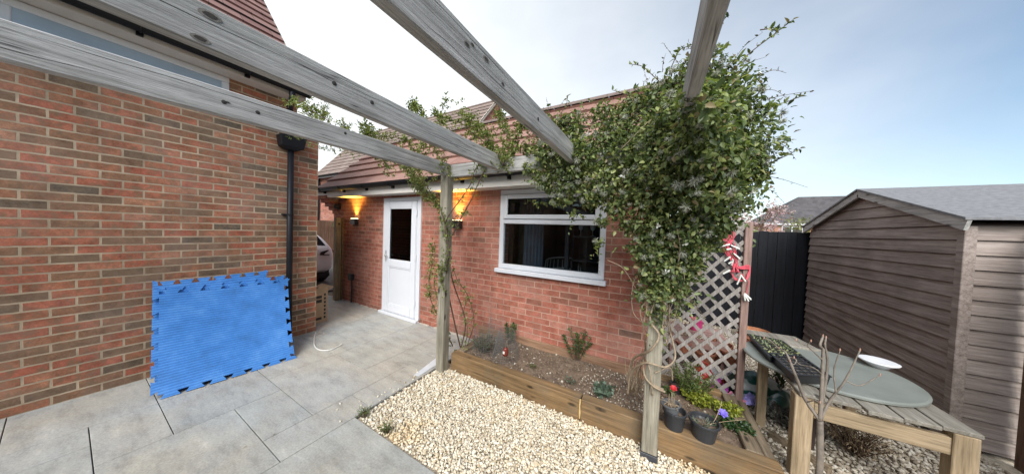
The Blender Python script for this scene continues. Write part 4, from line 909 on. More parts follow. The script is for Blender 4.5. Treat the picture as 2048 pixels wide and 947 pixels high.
cane([(640, 240, 1.18), (610, 228, 1.12), (590, 262, 1.1), (596, 280, 1.1)], 0.002, 0.001, 0.8, 0.02, 0.03)
cane([(645, 230, 1.2), (650, 215, 1.2), (648, 200, 1.2)], 0.002, 0.001, 0.6, 0.016)
cane([(945, 300, 1.85), (905, 285, 1.75), (870, 265, 1.62), (840, 255, 1.55), (795, 235, 1.45)], 0.005, 0.002, 1.0, 0.024, 0.035)
cane([(845, 240, 1.55), (832, 218, 1.5), (825, 208, 1.5)], 0.003, 0.002, 1.7, 0.024, 0.035)
cane([(1010, 330, 2.05), (985, 300, 2.0), (950, 270, 1.95), (920, 245, 1.9), (885, 240, 1.8), (870, 225, 1.8)], 0.006, 0.002, 1.2, 0.026, 0.045)
cane([(990, 300, 2.0), (965, 262, 1.95), (940, 240, 1.95), (935, 232, 1.95)], 0.004, 0.002, 1.3, 0.026, 0.045)
cane([(960, 330, 2.05), (980, 300, 2.0), (975, 270, 2.0), (960, 255, 2.0)], 0.004, 0.002, 1.4, 0.026, 0.045)
cane([(1000, 330, 2.1), (1030, 300, 2.12), (1040, 260, 2.12), (1055, 240, 2.12)], 0.005, 0.002, 1.5, 0.03, 0.05)
cane([(1005, 335, 2.1), (1020, 280, 2.12), (1000, 240, 2.12), (998, 225, 2.12)], 0.004, 0.002, 1.0, 0.026, 0.045)
cane([(900, 340, 2.08), (870, 300, 2.0), (880, 260, 1.95), (885, 215, 1.9), (893, 200, 1.9)], 0.003, 0.0015, 0.6, 0.022, 0.03)
cane([(900, 450, 2.03), (912, 432, 2.0), (925, 428, 2.0), (932, 424, 2.0)], 0.003, 0.002, 0.35, 0.022, 0.02)
cane([(888, 585, 2.05), (882, 545, 2.04), (895, 520, 2.04), (893, 480, 2.04)], 0.003, 0.002, 0.8, 0.022)
rm.build('cane', M_stemd, Z, smooth=True)
LS = np.array(LS); V, F = leafgeo(np.array(LP), np.array(LD), rdir(len(LP))*0.5+np.array([0, 0, 0.7]), LS, LS*0.55)
npmesh('foliage', V, F, M_rose, Z)

# small plants of the bed
def bush(name, label, cat, x, y, z, h, w_, n, size, mat, stems=5, asp=0.4, up=0.6, stemmat=None, droop=0.1, top=1.0):
    t_ = thing(name, label, cat, (x, y, z)); sm = MB(); P_, D_, S_ = [], [], []
    for k in range(stems):
        a = rng.uniform(0, 2*math.pi); r_ = w_*math.sqrt(rng.random()); tip = np.array([x+r_*math.cos(a), y+r_*math.sin(a)*0.8, z+h*rng.uniform(0.6, 1.0)*(1-0.3*r_/w_)]); b0 = np.array([x+0.15*r_*math.cos(a), y+0.15*r_*math.sin(a), z-0.01])
        mid = (b0*0.5+tip*0.5)+np.array([rng.normal(0, .01), rng.normal(0, .01), 0.02]); pts = spl([b0, mid, tip], 5); sm.tube(pts, np.linspace(0.0035, 0.0015, len(pts)), 5)
        for _ in range(max(1, n//stems)):
            tt = rng.uniform(0.15, 1)**(1/top); q = pts[min(int(tt*(len(pts)-1)), len(pts)-1)]; P_.append(q+rng.normal(0, size*0.25, 3)); D_.append(rdir(1)[0]+np.array([0.4*math.cos(a), 0.4*math.sin(a), up])); S_.append(size*rng.uniform(0.6, 1.25))
    sm.build('stem', stemmat or M_stemd, t_, smooth=True); S_ = np.array(S_)
    V, F = leafgeo(np.array(P_), np.array(D_), rdir(len(P_))*0.6+np.array([0, 0, 0.5]), S_, S_*asp, droop=droop); npmesh('foliage', V, F, mat, t_); return t_
M_grn = leafmat('grey green leaf', [(0, (0.06, 0.085, 0.055)), (0.5, (0.11, 0.14, 0.095)), (1, (0.17, 0.195, 0.14))], 0.6, 0.15)
M_mid = leafmat('mid green leaf', [(0, (0.03, 0.06, 0.018)), (0.5, (0.065, 0.11, 0.03)), (1, (0.12, 0.165, 0.05))], 0.45, 0.22)
M_fern = leafmat('bright feathery green leaf', [(0, (0.05, 0.085, 0.02)), (0.5, (0.10, 0.15, 0.035)), (1, (0.16, 0.21, 0.06))], 0.5, 0.3)
M_lime = leafmat('lime yellow leaf', [(0, (0.10, 0.13, 0.015)), (0.5, (0.24, 0.28, 0.03)), (1, (0.38, 0.38, 0.045))], 0.5, 0.3)
M_dgr = leafmat('deep green leaf', [(0, (0.015, 0.04, 0.012)), (0.5, (0.03, 0.07, 0.02)), (1, (0.06, 0.11, 0.03))], 0.4, 0.15)
M_blue = leafmat('blue green leaf', [(0, (0.05, 0.08, 0.055)), (0.5, (0.085, 0.125, 0.085)), (1, (0.13, 0.175, 0.125))], 0.55, 0.12)
p = AZ(968, 700, .15); bush('lavender', 'grey green lavender mound at the left end of the bed beside the wire cage', 'plant', p[0], p[1], .14, .24, .20, 900, .03, M_grn, 60, .16, 1.0)
p = AZ(1016, 690, .15); bush('young_shrub', 'small bushy green shrub tied with red label inside the wire cage', 'plant', p[0], p[1]+.05, .14, .42, .09, 420, .032, M_mid, 9, .38, .5, top=1.8)
p = AZ(1150, 722, .15); bush('young_shrub', 'upright young shrub with several thin stems against the middle of the brick wall', 'plant', p[0], p[1]+.02, .14, .52, .19, 700, .032, M_mid, 14, .36, .4, top=1.5)
p = AZ(1207, 788, .15); bush('leafy_perennial', 'low blue green leafy plant in the bed near the right post', 'plant', p[0], p[1], .13, .13, .11, 380, .034, M_blue, 26, .75, .5)
p = AZ(1140, 762, .15); bush('seedling', 'tiny pale seedling in the bed in front of the upright young shrub', 'plant', p[0], p[1], .13, .05, .09, 70, .022, M_grn, 10, .5, .6)
p = AZ(1065, 735, .15); bush('seedling', 'tiny yellowish seedling in the bare soil right of the wire cage', 'plant', p[0], p[1], .13, .05, .07, 50, .024, M_fern, 8, .4, .6)
# wire mesh cage
cg = thing('wire_cage', 'grey wire mesh cage around the lavender and small shrub in the bed', 'wire cage', (-1.5, 2.55, .13)); m = MB()
M_mesh = plain('galvanised mesh wire', (0.17, 0.18, 0.175), 0.5, 0.2, 20, metal=0.4, bstr=0)
c0 = AZ(1000, 715, .15); cx, cy = c0[0]+0.02, c0[1]+0.06
def cage(cx, cy, r0, r1, h, nv, nh, a0=0, a1=2*math.pi):
    for k in range(nv):
        t = a0+(a1-a0)*k/nv; m.tube([(cx+r0*math.cos(t), cy+r0*math.sin(t), .13), (cx+r1*math.cos(t)+rng.normal(0, .004), cy+r1*math.sin(t), .13+h+rng.normal(0, .008))], 0.0011, 3, cap=False)
    for j in range(nh):
        f_ = j/(nh-1); rr = r0+(r1-r0)*f_; m.tube([(cx+rr*math.cos(t), cy+rr*math.sin(t), .13+h*f_+0.003*math.sin(5*t+j)) for t in np.linspace(a0, a1, 40)], 0.0011, 3, cap=False)
cage(cx+.02, cy, .16, .09, .33, 36, 15); cage(cx-.28, cy+.07, .19, .17, .26, 40, 12)
cage(cx-.22, cy+.18, .12, .10, .40, 18, 12, math.pi, 2*math.pi)
m.build('mesh', M_mesh, cg)
# jar with red label hung on the cage
p = AY(1011, 703, 2.36); j = thing('red_jar', 'small dark red jar with white paper label tied to the wire cage', 'jar', (p[0], p[1], p[2]-.03)); m = MB()
m.lathe([(.0, -.04), (.026, -.038), (.03, -.02), (.03, .02), (.024, .034), (.024, .045), (0, .046)], p, 14); m.build('glass', plain('dark red glass', (0.16, 0.03, 0.02), 0.2, 0.1, 5, bstr=0), j, smooth=True)
m = MB(); m.add([(p[0]+.0312*math.cos(t), p[1]+.0312*math.sin(t), p[2]+z) for z in (-.012, .016) for t in np.linspace(-2.5, -1.4, 8)], [(i, i+1, 9+i, 8+i) for i in range(7)]); m.build('paper_label', M_petal, j)
m = MB(); m.tube(spl([p+np.array([0, 0, .04]), p+np.array([-.01, .03, .1]), p+np.array([.01, .05, .13])], 4), .0015, 4); m.build('string', M_stem, j)
# a few more leafy rose shoots weaving between the two left beams and the roof
rm2 = MB(); LP, LD, LS = [], [], []; rm = rm2
for k in range(15):
    px, py = rng.uniform(850, 1060), 0; py = 300-(px-850)*0.12+rng.uniform(-50, 45); Y_ = rng.uniform(1.85, 2.15)
    cane([(px, py+25, Y_), (px-12+rng.uniform(-8, 8), py, Y_), (px-28+rng.uniform(-14, 14), py-22+rng.uniform(-12, 8), Y_-.03)], 0.0022, 0.001, 0.7, 0.025, 0.035, 4)
for k in range(12):
    px = rng.uniform(720, 860); py = 275+(px-720)*.25+rng.uniform(-12, 50); Y_ = 1.5+(px-720)/140*.5
    cane([(px+10, py+18, Y_), (px, py, Y_), (px-15, py-10+rng.uniform(-12, 12), Y_)], 0.002, 0.001, 0.7, 0.024, 0.03, 4)
rm2.build('shoots', M_stemd, Z, smooth=True); LS = np.array(LS); V, F = leafgeo(np.array(LP), np.array(LD), rdir(len(LP))*0.5+np.array([0, 0, 0.7]), LS, LS*0.55); npmesh('shoot_leaves', V, F, M_rose, Z)

# ================================================================== right-hand side: trellis, pots, bench, shed
def pot(name, label, c, r0, r1, h, mat, rim=0.008, fill=None, tilt=None, group=None, fillmat=None):
    t_ = thing(name, label, 'flower pot', c, group); m = MB()
    prof = [(0.0, 0.0), (r0, 0.0), (r1*0.985, h*0.86), (r1+rim, h*0.865), (r1+rim, h), (r1-0.002, h), (r1-0.006, h*0.8), (r0*0.9, h*0.5), (0.0, h*0.5)]
    m.lathe(prof, c, 24, tilt); m.build('body', mat, t_, smooth=False, bevel=0.0015)
    m = MB(); m.lathe([(0.0, h*0.68), (r1*0.93, h*0.7), (0.0, h*0.76)], c, 16, tilt); m.build('compost', fillmat or M_soil, t_)
    return t_
T = thing('trellis', 'grey brown diamond trellis panel with a red brown end post behind the raised bed', 'trellis', (0.4, 3.1, 0.08))
tx0, tx1, tz0, tz1, ty = 0.06, 0.715, 0.10, 1.72, 3.10
def diag(m, sgn, y, spc, wd):
    c = tx0-(tz1-tz0) if sgn > 0 else tx0
    while c < tx1+(tz1-tz0):
        a = []
        # line x = c + s*(z-tz0)*0.86
        k = 0.86*sgn; z_lo, z_hi = tz0, tz1
        za, zb = (tx0-c)/k+tz0, (tx1-c)/k+tz0; za, zb = min(za, zb), max(za, zb); z_lo, z_hi = max(z_lo, za), min(z_hi, zb)
        if z_hi-z_lo > 0.03:
            m.bar((c+k*(z_lo-tz0), y, z_lo), (c+k*(z_hi-tz0), y, z_hi), 0.007, wd, up=(-1, 0, k) if False else (1, 0, -k))
        c += spc
m = MB(); diag(m, 1, ty-0.005, 0.124, 0.031); m.build('lattice', M_trellis, T)
m = MB(); diag(m, -1, ty+0.005, 0.124, 0.031); m.build('lattice', M_trellis, T)
m = MB(); m.box(0.716, 3.075, 0.03, 0.77, 3.125, 1.765); m.build('post', M_trelpost, T, bevel=0.004)
m = MB(); m.box(0.06, 3.085, 1.70, 0.715, 3.12, 1.755); m.build('rail', M_trellis, T, bevel=0.003)
m = MB(); m.box(0.012, 3.08, 0.0, 0.058, 3.125, 1.765); m.build('post', M_trelpost, T, bevel=0.004)
# clothes pegs on red cord
P_ = thing('peg_line', 'red cord tangled with white clothes pegs draped over the top corner of the trellis', 'clothes pegs', (0.62, 3.06, 1.3))
M_red = plain('red cord', (0.62, 0.075, 0.11), 0.6, 0.15, 20, bstr=0); M_peg = plain('white peg', (0.68, 0.69, 0.64), 0.5, 0.08, 10, bstr=0)
m = MB(); yl = 3.062
for k in range(9):
    a = [(rng.uniform(1448, 1460), 446, 3.085), (rng.uniform(1440, 1470), 470, yl), (rng.uniform(1444, 1472), 495, yl-.01), (rng.uniform(1455, 1475), 520, yl), (rng.uniform(1462, 1480), 545, yl-.01)]
    m.tube(spl([AY(*q) for q in a], 5), 0.0036, 5)
for k in range(5):
    a = [(1466, 528, yl), (1480, 533+k, yl-.012), (1498, 530+2*k, yl), (1499-k, 548, yl), (1490, 560, yl-.012), (1470, 555+k, yl), (1461, 540, yl)]
    m.tube(spl([AY(*q) for q in a], 5), 0.0036, 5)
for a in ([(1498, 560, yl), (1495, 575, yl), (1491, 590, yl)], [(1440, 470, yl), (1462, 500, yl-.01), (1478, 520, yl)], [(1475, 552, yl), (1484, 548, yl-.01), (1492, 558, yl)]): m.tube(spl([AY(*q) for q in a], 5), 0.003, 5)
m.build('cord', M_red, P_, smooth=True)
pegs = [(1443, 492, 1460, 488), (1462, 490, 1479, 497), (1450, 499, 1463, 497), (1467, 506, 1480, 517), (1448, 522, 1461, 513), (1457, 527, 1467, 521), (1463, 530, 1466, 518), (1446, 547, 1460, 540), (1474, 568, 1482, 550), (1482, 549, 1491, 562), (1489, 586, 1502, 598), (1489, 587, 1497, 601), (1488, 588, 1490, 600)]
for (a, b_, c, d) in pegs:
    p0, p1 = AY(a, b_, yl-.018), AY(c, d, yl-.022); m = MB()
    for s_ in (-1, 1): m.bar(p0+np.array([0, .004*s_, .001*s_]), p1+np.array([0, .007*s_, .003*s_]), 0.007, 0.010)
    m.build('peg', M_peg, P_, bevel=0.0015)

# black pots on the front sleeper
M_pot = plain('black plastic pot', (0.028, 0.030, 0.034), 0.45, 0.2, 8, bstr=0.03); M_terra = plain('terracotta', (0.36, 0.135, 0.075), 0.8, 0.2, 8, bstr=0.1)
M_dry = leafmat('dry brown stalk', [(0, (0.18, 0.12, 0.07)), (0.5, (0.33, 0.24, 0.15)), (1, (0.45, 0.36, 0.25))], 0.8, 0.0)
pot('plastic_pot', 'black pot holding a smaller grey pot, on the sleeper beside the right post', (0.185, 2.262, ZS), 0.058, 0.072, 0.135, M_pot)
ip = np.array([0.168, 2.255, 0.285]); tl = Matrix.Rotation(R(-9), 3, 'Y')
t_ = pot('plastic_pot', 'small grey pot of dry brown twigs nested in the black pot nearest the right post', ip, 0.042, 0.058, 0.072, plain('grey plastic pot', (0.10, 0.105, 0.11), 0.5, 0.2, 8, bstr=0), tilt=tl)
m = MB()
for k in range(26):
    a = rng.uniform(0, 6.28); r_ = rng.uniform(0, .04); b0 = ip+np.array([r_*math.cos(a), r_*math.sin(a), .055]); tip = b0+np.array([rng.normal(0, .03), rng.normal(0, .03), rng.uniform(0.0, .035) if k > 3 else 0.09]); m.tube(spl([b0, (b0+tip)/2+np.array([0, 0, .012]), tip], 3), 0.0022, 4)
m.build('twigs', M_stem, t_)
t_ = pot('plastic_pot', 'larger black pot on the sleeper with sparse grey green stalks, right of the nested pots', (0.365, 2.262, ZS), 0.066, 0.086, 0.128, M_pot)
m = MB(); P2_, D2_ = [], []
for k in range(46):
    a = rng.uniform(0, 6.28); r_ = .06*math.sqrt(rng.random()); b0 = np.array([.365+r_*math.cos(a), 2.262+r_*math.sin(a), ZS+.095]); P2_.append(b0); D2_.append(np.array([math.cos(a)*.6, math.sin(a)*.6, rng.uniform(.2, 1)]))
V, F = leafgeo(np.array(P2_), np.array(D2_), rdir(46), np.full(46, .05)*rng.uniform(.6, 1.2, 46), np.full(46, .006), droop=.4); npmesh('foliage', V, F, M_grn, t_)
m.tube(spl([(.40, 2.27, ZS+.1), AY(1430, 838, 2.3), AY(1441, 812, 2.34), AY(1443, 802, 2.35)], 5), .002, 4); m.tube(spl([(.35, 2.27, ZS+.1), AY(1360, 832, 2.24), AY(1362, 826, 2.3)], 5), .0018, 4); m.tube(spl([(.40, 2.28, ZS+.1), AY(1450, 842, 2.32), AY(1490, 838, 2.36)], 5), .0016, 4); m.build('stalk', M_dry, t_)
def flower(name, label, c, r_, mat, n=6, up=(0, -0.5, 0.8), stem=None, cmat=None):
    t2 = thing(name, label, 'flower', c); u = unit(np.array(up, float)); P_, D_ = [], []
    for L_ in range(2):
        for k in range(n):
            a = 2*math.pi*k/n+L_*.5; s1 = unit(np.cross(u, (1, 0, 0.1))); s2 = np.cross(u, s1); P_.append(np.array(c)); D_.append(s1*math.cos(a)+s2*math.sin(a)+u*(.15+.5*L_))
    V, F = leafgeo(np.array(P_), np.array(D_), np.repeat(u[None], len(P_), 0), np.full(len(P_), r_), np.full(len(P_), r_*.85), droop=.05); npmesh('petals', V, F, mat, t2)
    if stem is not None: m = MB(); m.tube(spl([stem, (np.array(stem)+np.array(c))/2+np.array([.01, 0, .01]), c], 4), .002, 5); m.build('stem', M_mid, t2)
    return t2
M_purp = plain('violet petal', (0.16, 0.12, 0.52), 0.6, 0.2, 30, bstr=0); M_redp = plain('red petal', (0.45, 0.02, 0.025), 0.6, 0.2, 30, bstr=0); M_mag = plain('magenta petal', (0.38, 0.05, 0.33), 0.6, 0.2, 30, bstr=0); M_pinkp = plain('pink petal', (0.55, 0.2, 0.3), 0.6, 0.2, 30, bstr=0); M_lil = plain('lilac petal', (0.30, 0.27, 0.60), 0.6, 0.2, 30, bstr=0)
flower('pansy', 'violet blue flower nodding above the larger black pot', AY(1446, 826, 2.36), .034, M_purp, stem=AY(1430, 845, 2.4))
flower('anemone', 'small red flower between the right post and the dark pot in the bed', AY(1347, 776, 2.52), .03, M_redp, stem=AZ(1349, 800, .14))
p = AZ(1362, 792, .14); pot('plastic_pot', 'dark pot sunk in the bed behind the red flower', (p[0]-.01, p[1]+.06, .12), .055, .07, .11, M_pot)
p = AZ(1384, 800, .14); bush('feathery_plant', 'tall feathery bright green plant in front of the trellis foot', 'plant', p[0], p[1]+.03, .13, .40, .19, 2600, .024, M_fern, 44, .35, .6)
p = AZ(1395, 812, .14); bush('lime_plant', 'lime yellow leafy clump beneath the feathery plant behind the two pots', 'plant', p[0]+.02, p[1]+.03, .13, .16, .15, 1100, .027, M_lime, 50, .7, .7)
p = AZ(1465, 835, .14); bush('ground_cover_plant', 'yellow green creeping plant filling the right corner of the bed', 'plant', p[0]-.02, p[1]+.02, .12, .13, .13, 1200, .024, M_lime, 44, .7, .6)
p = AZ(1487, 868, .14); bush('ground_cover_plant', 'deep green creeping plant at the right front corner of the bed', 'plant', p[0]-.03, p[1]+.02, .12, .11, .11, 900, .024, M_dgr, 40, .7, .6)
p = AZ(1420, 845, .14); bush('ground_cover_plant', 'deep green leaves between the two black pots and the lime clump', 'plant', p[0]-.03, p[1]-.02, .12, .08, .09, 380, .026, M_dgr, 30, .7, .6)
p = AZ(1338, 800, .14); bush('seedling', 'small green leaves in the bed beside the foot of the right post', 'plant', p[0], p[1]+.08, .13, .09, .07, 120, .028, M_mid, 12, .6, .6)
p = AZ(1270, 800, .14); bush('dried_plant', 'dry brown stalks in the bed at the left of the right post', 'plant', p[0]-.02, p[1]+.1, .13, .26, .10, 150, .03, M_dry, 22, .14, .9, stemmat=M_stem)

# things behind the trellis
def planter_round(name, label, cat, px, py, Y, r_, h, mat, z=None):
    p = AY(px, py, Y); t2 = thing(name, label, cat, (p[0], p[1], p[2])); m = MB(); m.lathe([(0, 0), (r_*.75, 0), (r_*.98, h*.85), (r_*1.07, h*.86), (r_*1.07, h), (r_*.92, h), (r_*.9, h*.8), (0, h*.78)], p, 22); m.build('body', mat, t2, bevel=.002); return t2, p
M_pink = plain('bright pink plastic', (0.62, 0.06, 0.22), 0.4, 0.12, 6, bstr=0); M_redc = plain('red plastic', (0.55, 0.035, 0.03), 0.35, 0.12, 6, bstr=0); M_wh = plain('white plastic', (0.72, 0.73, 0.75), 0.45, 0.08, 6, bstr=0.02)
M_oldw = plain('pinkish crate timber', (0.33, 0.20, 0.17), 0.8, 0.2, 8)
t2, p = planter_round('pink_bucket', 'bright pink plastic bucket standing on the crate behind the trellis', 'bucket', 1391, 658, 3.75, .075, .13, M_pink)
m = MB(); m.tube([p+np.array([.08*math.cos(t), 0, .13+.07*math.sin(t)]) for t in np.linspace(0, math.pi, 12)], .004, 5); m.build('handle', M_wh, t2)
# crates / staging the bucket stands on
q = p.copy(); t2 = thing('wooden_crate', 'low pinkish wooden staging behind the trellis under the pink bucket', 'crate', (q[0], q[1], 0)); zt = q[2]-.002
m = MB()
for k in range(4): m.box(q[0]-.28, q[1]-.16+.085*k, zt-.02, q[0]+.26, q[1]-.16+.085*k+.075, zt)
m.build('slatted_top', M_oldw, t2, bevel=.003)
for sx in (-.26, .23):
    for sy in (-.15, .14): m = MB(); m.box(q[0]+sx, q[1]+sy, -.02, q[0]+sx+.03, q[1]+sy+.03, zt-.021); m.build('leg', M_oldw, t2)
m = MB(); m.box(q[0]-.27, q[1]-.165, zt-.16, q[0]+.25, q[1]-.152, zt-.05); m.build('board', M_oldw, t2)
for (px, py, Y, r_, h, lab) in ((1436, 700, 3.9, .13, .24, 'large terracotta pot behind the trellis right of the staging'), (1408, 712, 3.55, .10, .17, 'medium terracotta pot behind the trellis in front of the staging'), (1366, 690, 3.6, .07, .12, 'small terracotta pot behind the trellis near the right post'), (1462, 712, 3.6, .09, .15, 'terracotta pot close behind the trellis end post')):
    p = AY(px, py, Y); p[2] = max(p[2]-h*.6, 0.0); pot('terracotta_pot', lab, p, r_*.7, r_, h, M_terra, rim=.01)
p = AZ(1510, 705, 0); yy_ = p[1]+.5; zt_ = AY(1512, 660, yy_)[2]; xx_ = AY(1508, 670, yy_)[0]; pot('terracotta_pot', 'big red clay pot behind the round table end by the black fence', (xx_, yy_, 0), .14, .19, zt_-.09, M_terra, rim=.015)
p2 = (xx_, yy_, zt_-.20); pot('terracotta_pot', 'upper orange clay pot nested in the big red pot by the black fence', p2, .13, .18, .20, plain('orange terracotta', (0.46, 0.20, 0.10), 0.8, 0.2, 8), rim=.015)
# red watering can with white rose, white pot, dark pots
w_ = AY(1408, 742, 3.38); w_[2] = 0.12; t2 = thing('watering_can', 'red watering can with white spout behind the lower trellis', 'watering can', (w_[0], w_[1], 0)); m = MB()
m.lathe([(0, 0), (.075, 0), (.085, .02), (.08, .16), (.05, .19), (0, .19)], (w_[0], w_[1], 0.02), 18); m.build('body', M_redc, t2, smooth=True)
m = MB(); m.tube(spl([(w_[0]+.07, w_[1]-.02, .08), (w_[0]+.13, w_[1]-.04, .16), (w_[0]+.19, w_[1]-.05, .24)], 4), .014, 8); m.lathe([(.014, 0), (.035, .03), (0, .035)], (w_[0]+.19, w_[1]-.05, .235), 12); m.build('spout', M_wh, t2)
m = MB(); m.tube([(w_[0]-.02+.07*math.cos(t), w_[1], .20+.08*math.sin(t)) for t in np.linspace(-.2, math.pi+.2, 12)], .008, 6); m.build('handle', M_redc, t2)
p = AZ(1425, 770, 0); pot('white_pot', 'white plastic pot lying open behind the lower trellis beside the red can', (p[0]-.02, p[1]+.12, .06), .05, .075, .12, M_wh, tilt=Matrix.Rotation(R(55), 3, 'Y'))
p = AZ(1456, 752, 0); pot('white_pot', 'small cream pot behind the trellis just left of its end post', (p[0], p[1]+.02, 0), .05, .065, .12, plain('cream plastic', (0.62, 0.57, 0.45), 0.5, 0.1, 6, bstr=0))
p = AZ(1446, 764, 0); pot('red_pot', 'orange red pot standing between the purple flowers and trellis post', (p[0]-.02, p[1]-.02, 0), .045, .06, .10, plain('orange red plastic', (0.62, 0.10, 0.05), 0.4, 0.1, 6, bstr=0))
k = 0
for (px, py, Y, lab, M_) in ((1420, 768, 3.2, 'magenta flower low behind the trellis, nearest the feathery plant', M_mag), (1433, 758, 3.22, 'pale purple flower behind the trellis, highest of the purple ones', M_mag), (1448, 775, 3.2, 'bright purple flower behind the trellis below the orange red pot', M_mag), (1432, 784, 3.2, 'deep purple flower behind the lowest trellis slats', M_mag), (1446, 797, 3.15, 'pinkish purple flower over the rear sleeper', M_mag), (1463, 790, 3.14, 'pink flower just left of the trellis post foot', M_pinkp), (1482, 802, 3.1, 'pale pink flower just right of the trellis post foot', M_pinkp), (1492, 800, 3.12, 'lilac blue flower beside the green sack', M_lil), (1507, 802, 3.15, 'dusky lilac flower between the green sack and bench leg', M_lil), (1500, 792, 3.2, 'small lilac flower against the green sack', M_lil)):
    c = AY(px, py, Y); c[2] = max(c[2], .05); flower('pansy', lab, c, .042, M_, 5, (0, -1, .35), stem=(c[0], c[1]+.03, 0.0))
p = AZ(1450, 800, 0); bush('pansy_leaves', 'low green pansy foliage under the purple flowers behind the rear sleeper', 'plant', p[0]-.02, p[1]+.08, 0.0, .10, .14, 240, .03, M_dgr, 24, .6, .6)
bush('wild_grass', 'dry grassy weeds on the ground between trellis and black fence', 'plant', .45, 4.6, 0, .5, .5, 420, .10, M_dry, 70, .05, 1.4)

# potting bench with seed trays
Bn = thing('potting_bench', 'rough potting bench with pale timber legs and weathered plank top', 'bench', (1.3, 2.9, 0))
for (x, y, lab) in ((.93, 2.50, 'f'), (.865, 2.985, 'b'), (1.56, 2.50, 'f'), (1.53, 3.35, 'b')):
    m = MB(); wd = .045 if y < 2.7 else .03; m.box(x-wd, y-wd*.8, -.03, x+wd, y+wd*.8, .565); m.build('leg', M_newpost, Bn, bevel=.004)
m = MB(); m.box(.98, 2.475, .43, 1.52, 2.51, .53); m.build('rail', M_newrail, Bn, bevel=.003)
m = MB(); m.box(.90, 3.32, .45, 1.50, 3.36, .54); m.build('rail', M_newrail, Bn, bevel=.003)
for k in range(5): m = MB(); m.box(.90+.145*k, 2.45+.02*math.sin(k*2.1), .567, .90+.145*k+.134, 3.42+.03*math.sin(k*3), .59); m.build('plank', M_tabletop, Bn, bevel=.003)
M_gt = plain('grey green table top', (0.19, 0.205, 0.185), 0.5, 0.15, 4, bstr=0.05)
m = MB(); m.lathe([(0, 0), (.455, 0), (.47, .008), (.47, .02), (.46, .027), (0, .027)], (1.215, 3.02, .592), 48); o = m.build('round_table_top', M_gt, org=(1.215, 3.02, .59)); tag(o, 'round grey green table top lying loose on the potting bench under the trays', 'table top')
M_tray = plain('black seed tray plastic', (0.016, 0.017, 0.019), 0.4, 0.2, 8, bstr=0.02)
def tray(label, corners, z, nx, ny, fm, h=.05, plants=None):
    c = [np.array([q[0], q[1], z]) for q in corners]; t2 = thing('seed_tray', label, 'seed tray', sum(c)/4, 'seed trays on the bench'); m = MB()
    P = lambda u, v: (c[0]*(1-u)+c[1]*u)*(1-v)+(c[3]*(1-u)+c[2]*u)*v
    cen = sum(c)/4
    lo = [cen+(q-cen)*.93 for q in c]; hi = [q+np.array([0, 0, h]) for q in c]
    m.add(lo+hi, [(0, 3, 2, 1)]+[(i, (i+1) % 4, 4+(i+1) % 4, 4+i) for i in range(4)]); m.build('tray_body', M_tray, t2)
    m = MB()
    for i in range(nx+1): m.bar(P(i/nx, 0)+np.array([0, 0, h]), P(i/nx, 1)+np.array([0, 0, h]), .007 if 0 < i < nx else .014, .006)
    for j_ in range(ny+1): m.bar(P(0, j_/ny)+np.array([0, 0, h+.0015]), P(1, j_/ny)+np.array([0, 0, h+.0015]), .007 if 0 < j_ < ny else .014, .006)
    m.build('cell_grid', M_tray, t2)
    m = MB(); zz = np.array([0, 0, h-.012]); m.add([P(.02, .02)+zz, P(.98, .02)+zz, P(.98, .98)+zz, P(.02, .98)+zz], [(0, 1, 2, 3)]); m.build('compost', fm, t2)
    if plants is not None:
        P_, D_ = [], []
        for i in range(nx):
            for j_ in range(ny):
                for _ in range(rng.integers(5, 11)): P_.append(P((i+.5+rng.normal(0, .12))/nx, (j_+.5+rng.normal(0, .12))/ny)+np.array([0, 0, h-.01])); D_.append(rdir(1)[0]*.6+np.array([0, 0, .9]))
        L_ = rng.uniform(.014, .034, len(P_)); V, F = leafgeo(np.array(P_), np.array(D_), rdir(len(P_)), L_, L_*.5); npmesh('seedlings', V, F, plants, t2)
    return t2
M_pl = leafmat('pale seedling leaf', [(0, (0.14, 0.18, 0.10)), (0.6, (0.27, 0.31, 0.17)), (1, (0.45, 0.46, 0.22))], 0.5, 0.25)
tray('black seed tray full of pale green seedlings on the round table top', [(.845, 3.33), (1.075, 3.31), (1.09, 2.95), (.85, 2.80)], .625, 5, 8, M_soil, plants=M_pl)
tray('empty looking black seed tray with open cells at the front of the bench', [(.868, 2.86), (1.075, 2.93), (1.10, 2.61), (.885, 2.50)], .622, 5, 7, plain('grey dry compost', (0.12, 0.105, 0.09), 0.95, 0.4, 50, bstr=.5), h=.062)
m = MB(); m.obox((1.10, 3.50, .625), (.22, .02, 0), (-.03, .16, .0), (0, 0, .011)); o = m.build('board', M_tabletop, bevel=.003, org=(1.1, 3.5, .62)); tag(o, 'bare weathered board on the bench behind the seedling tray', 'board')
m = MB()
m.lathe([(0, 0), (.05, 0), (.06, .02), (.10, .045), (.105, .053), (.095, .056), (.03, .04), (0, .04)], (1.62, 3.25, .615), 22); o = m.build('white_bowl', M_wh, smooth=True, org=(1.62, 3.25, .61)); tag(o, 'white shallow bowl at the far right of the potting bench', 'bowl')
M_dkw = plain('dark stained post', (0.05, 0.03, 0.025), 0.7, 0.2, 10)
m = MB(); p = AZ(1612, 890, 0); m.box(p[0]-.035, p[1]-.03, -.03, p[0]+.035, p[1]+.03, .40); o = m.build('stake', M_dkw, bevel=.003, org=(p[0], p[1], 0)); tag(o, 'short dark brown post under the bench behind the front leg', 'post')
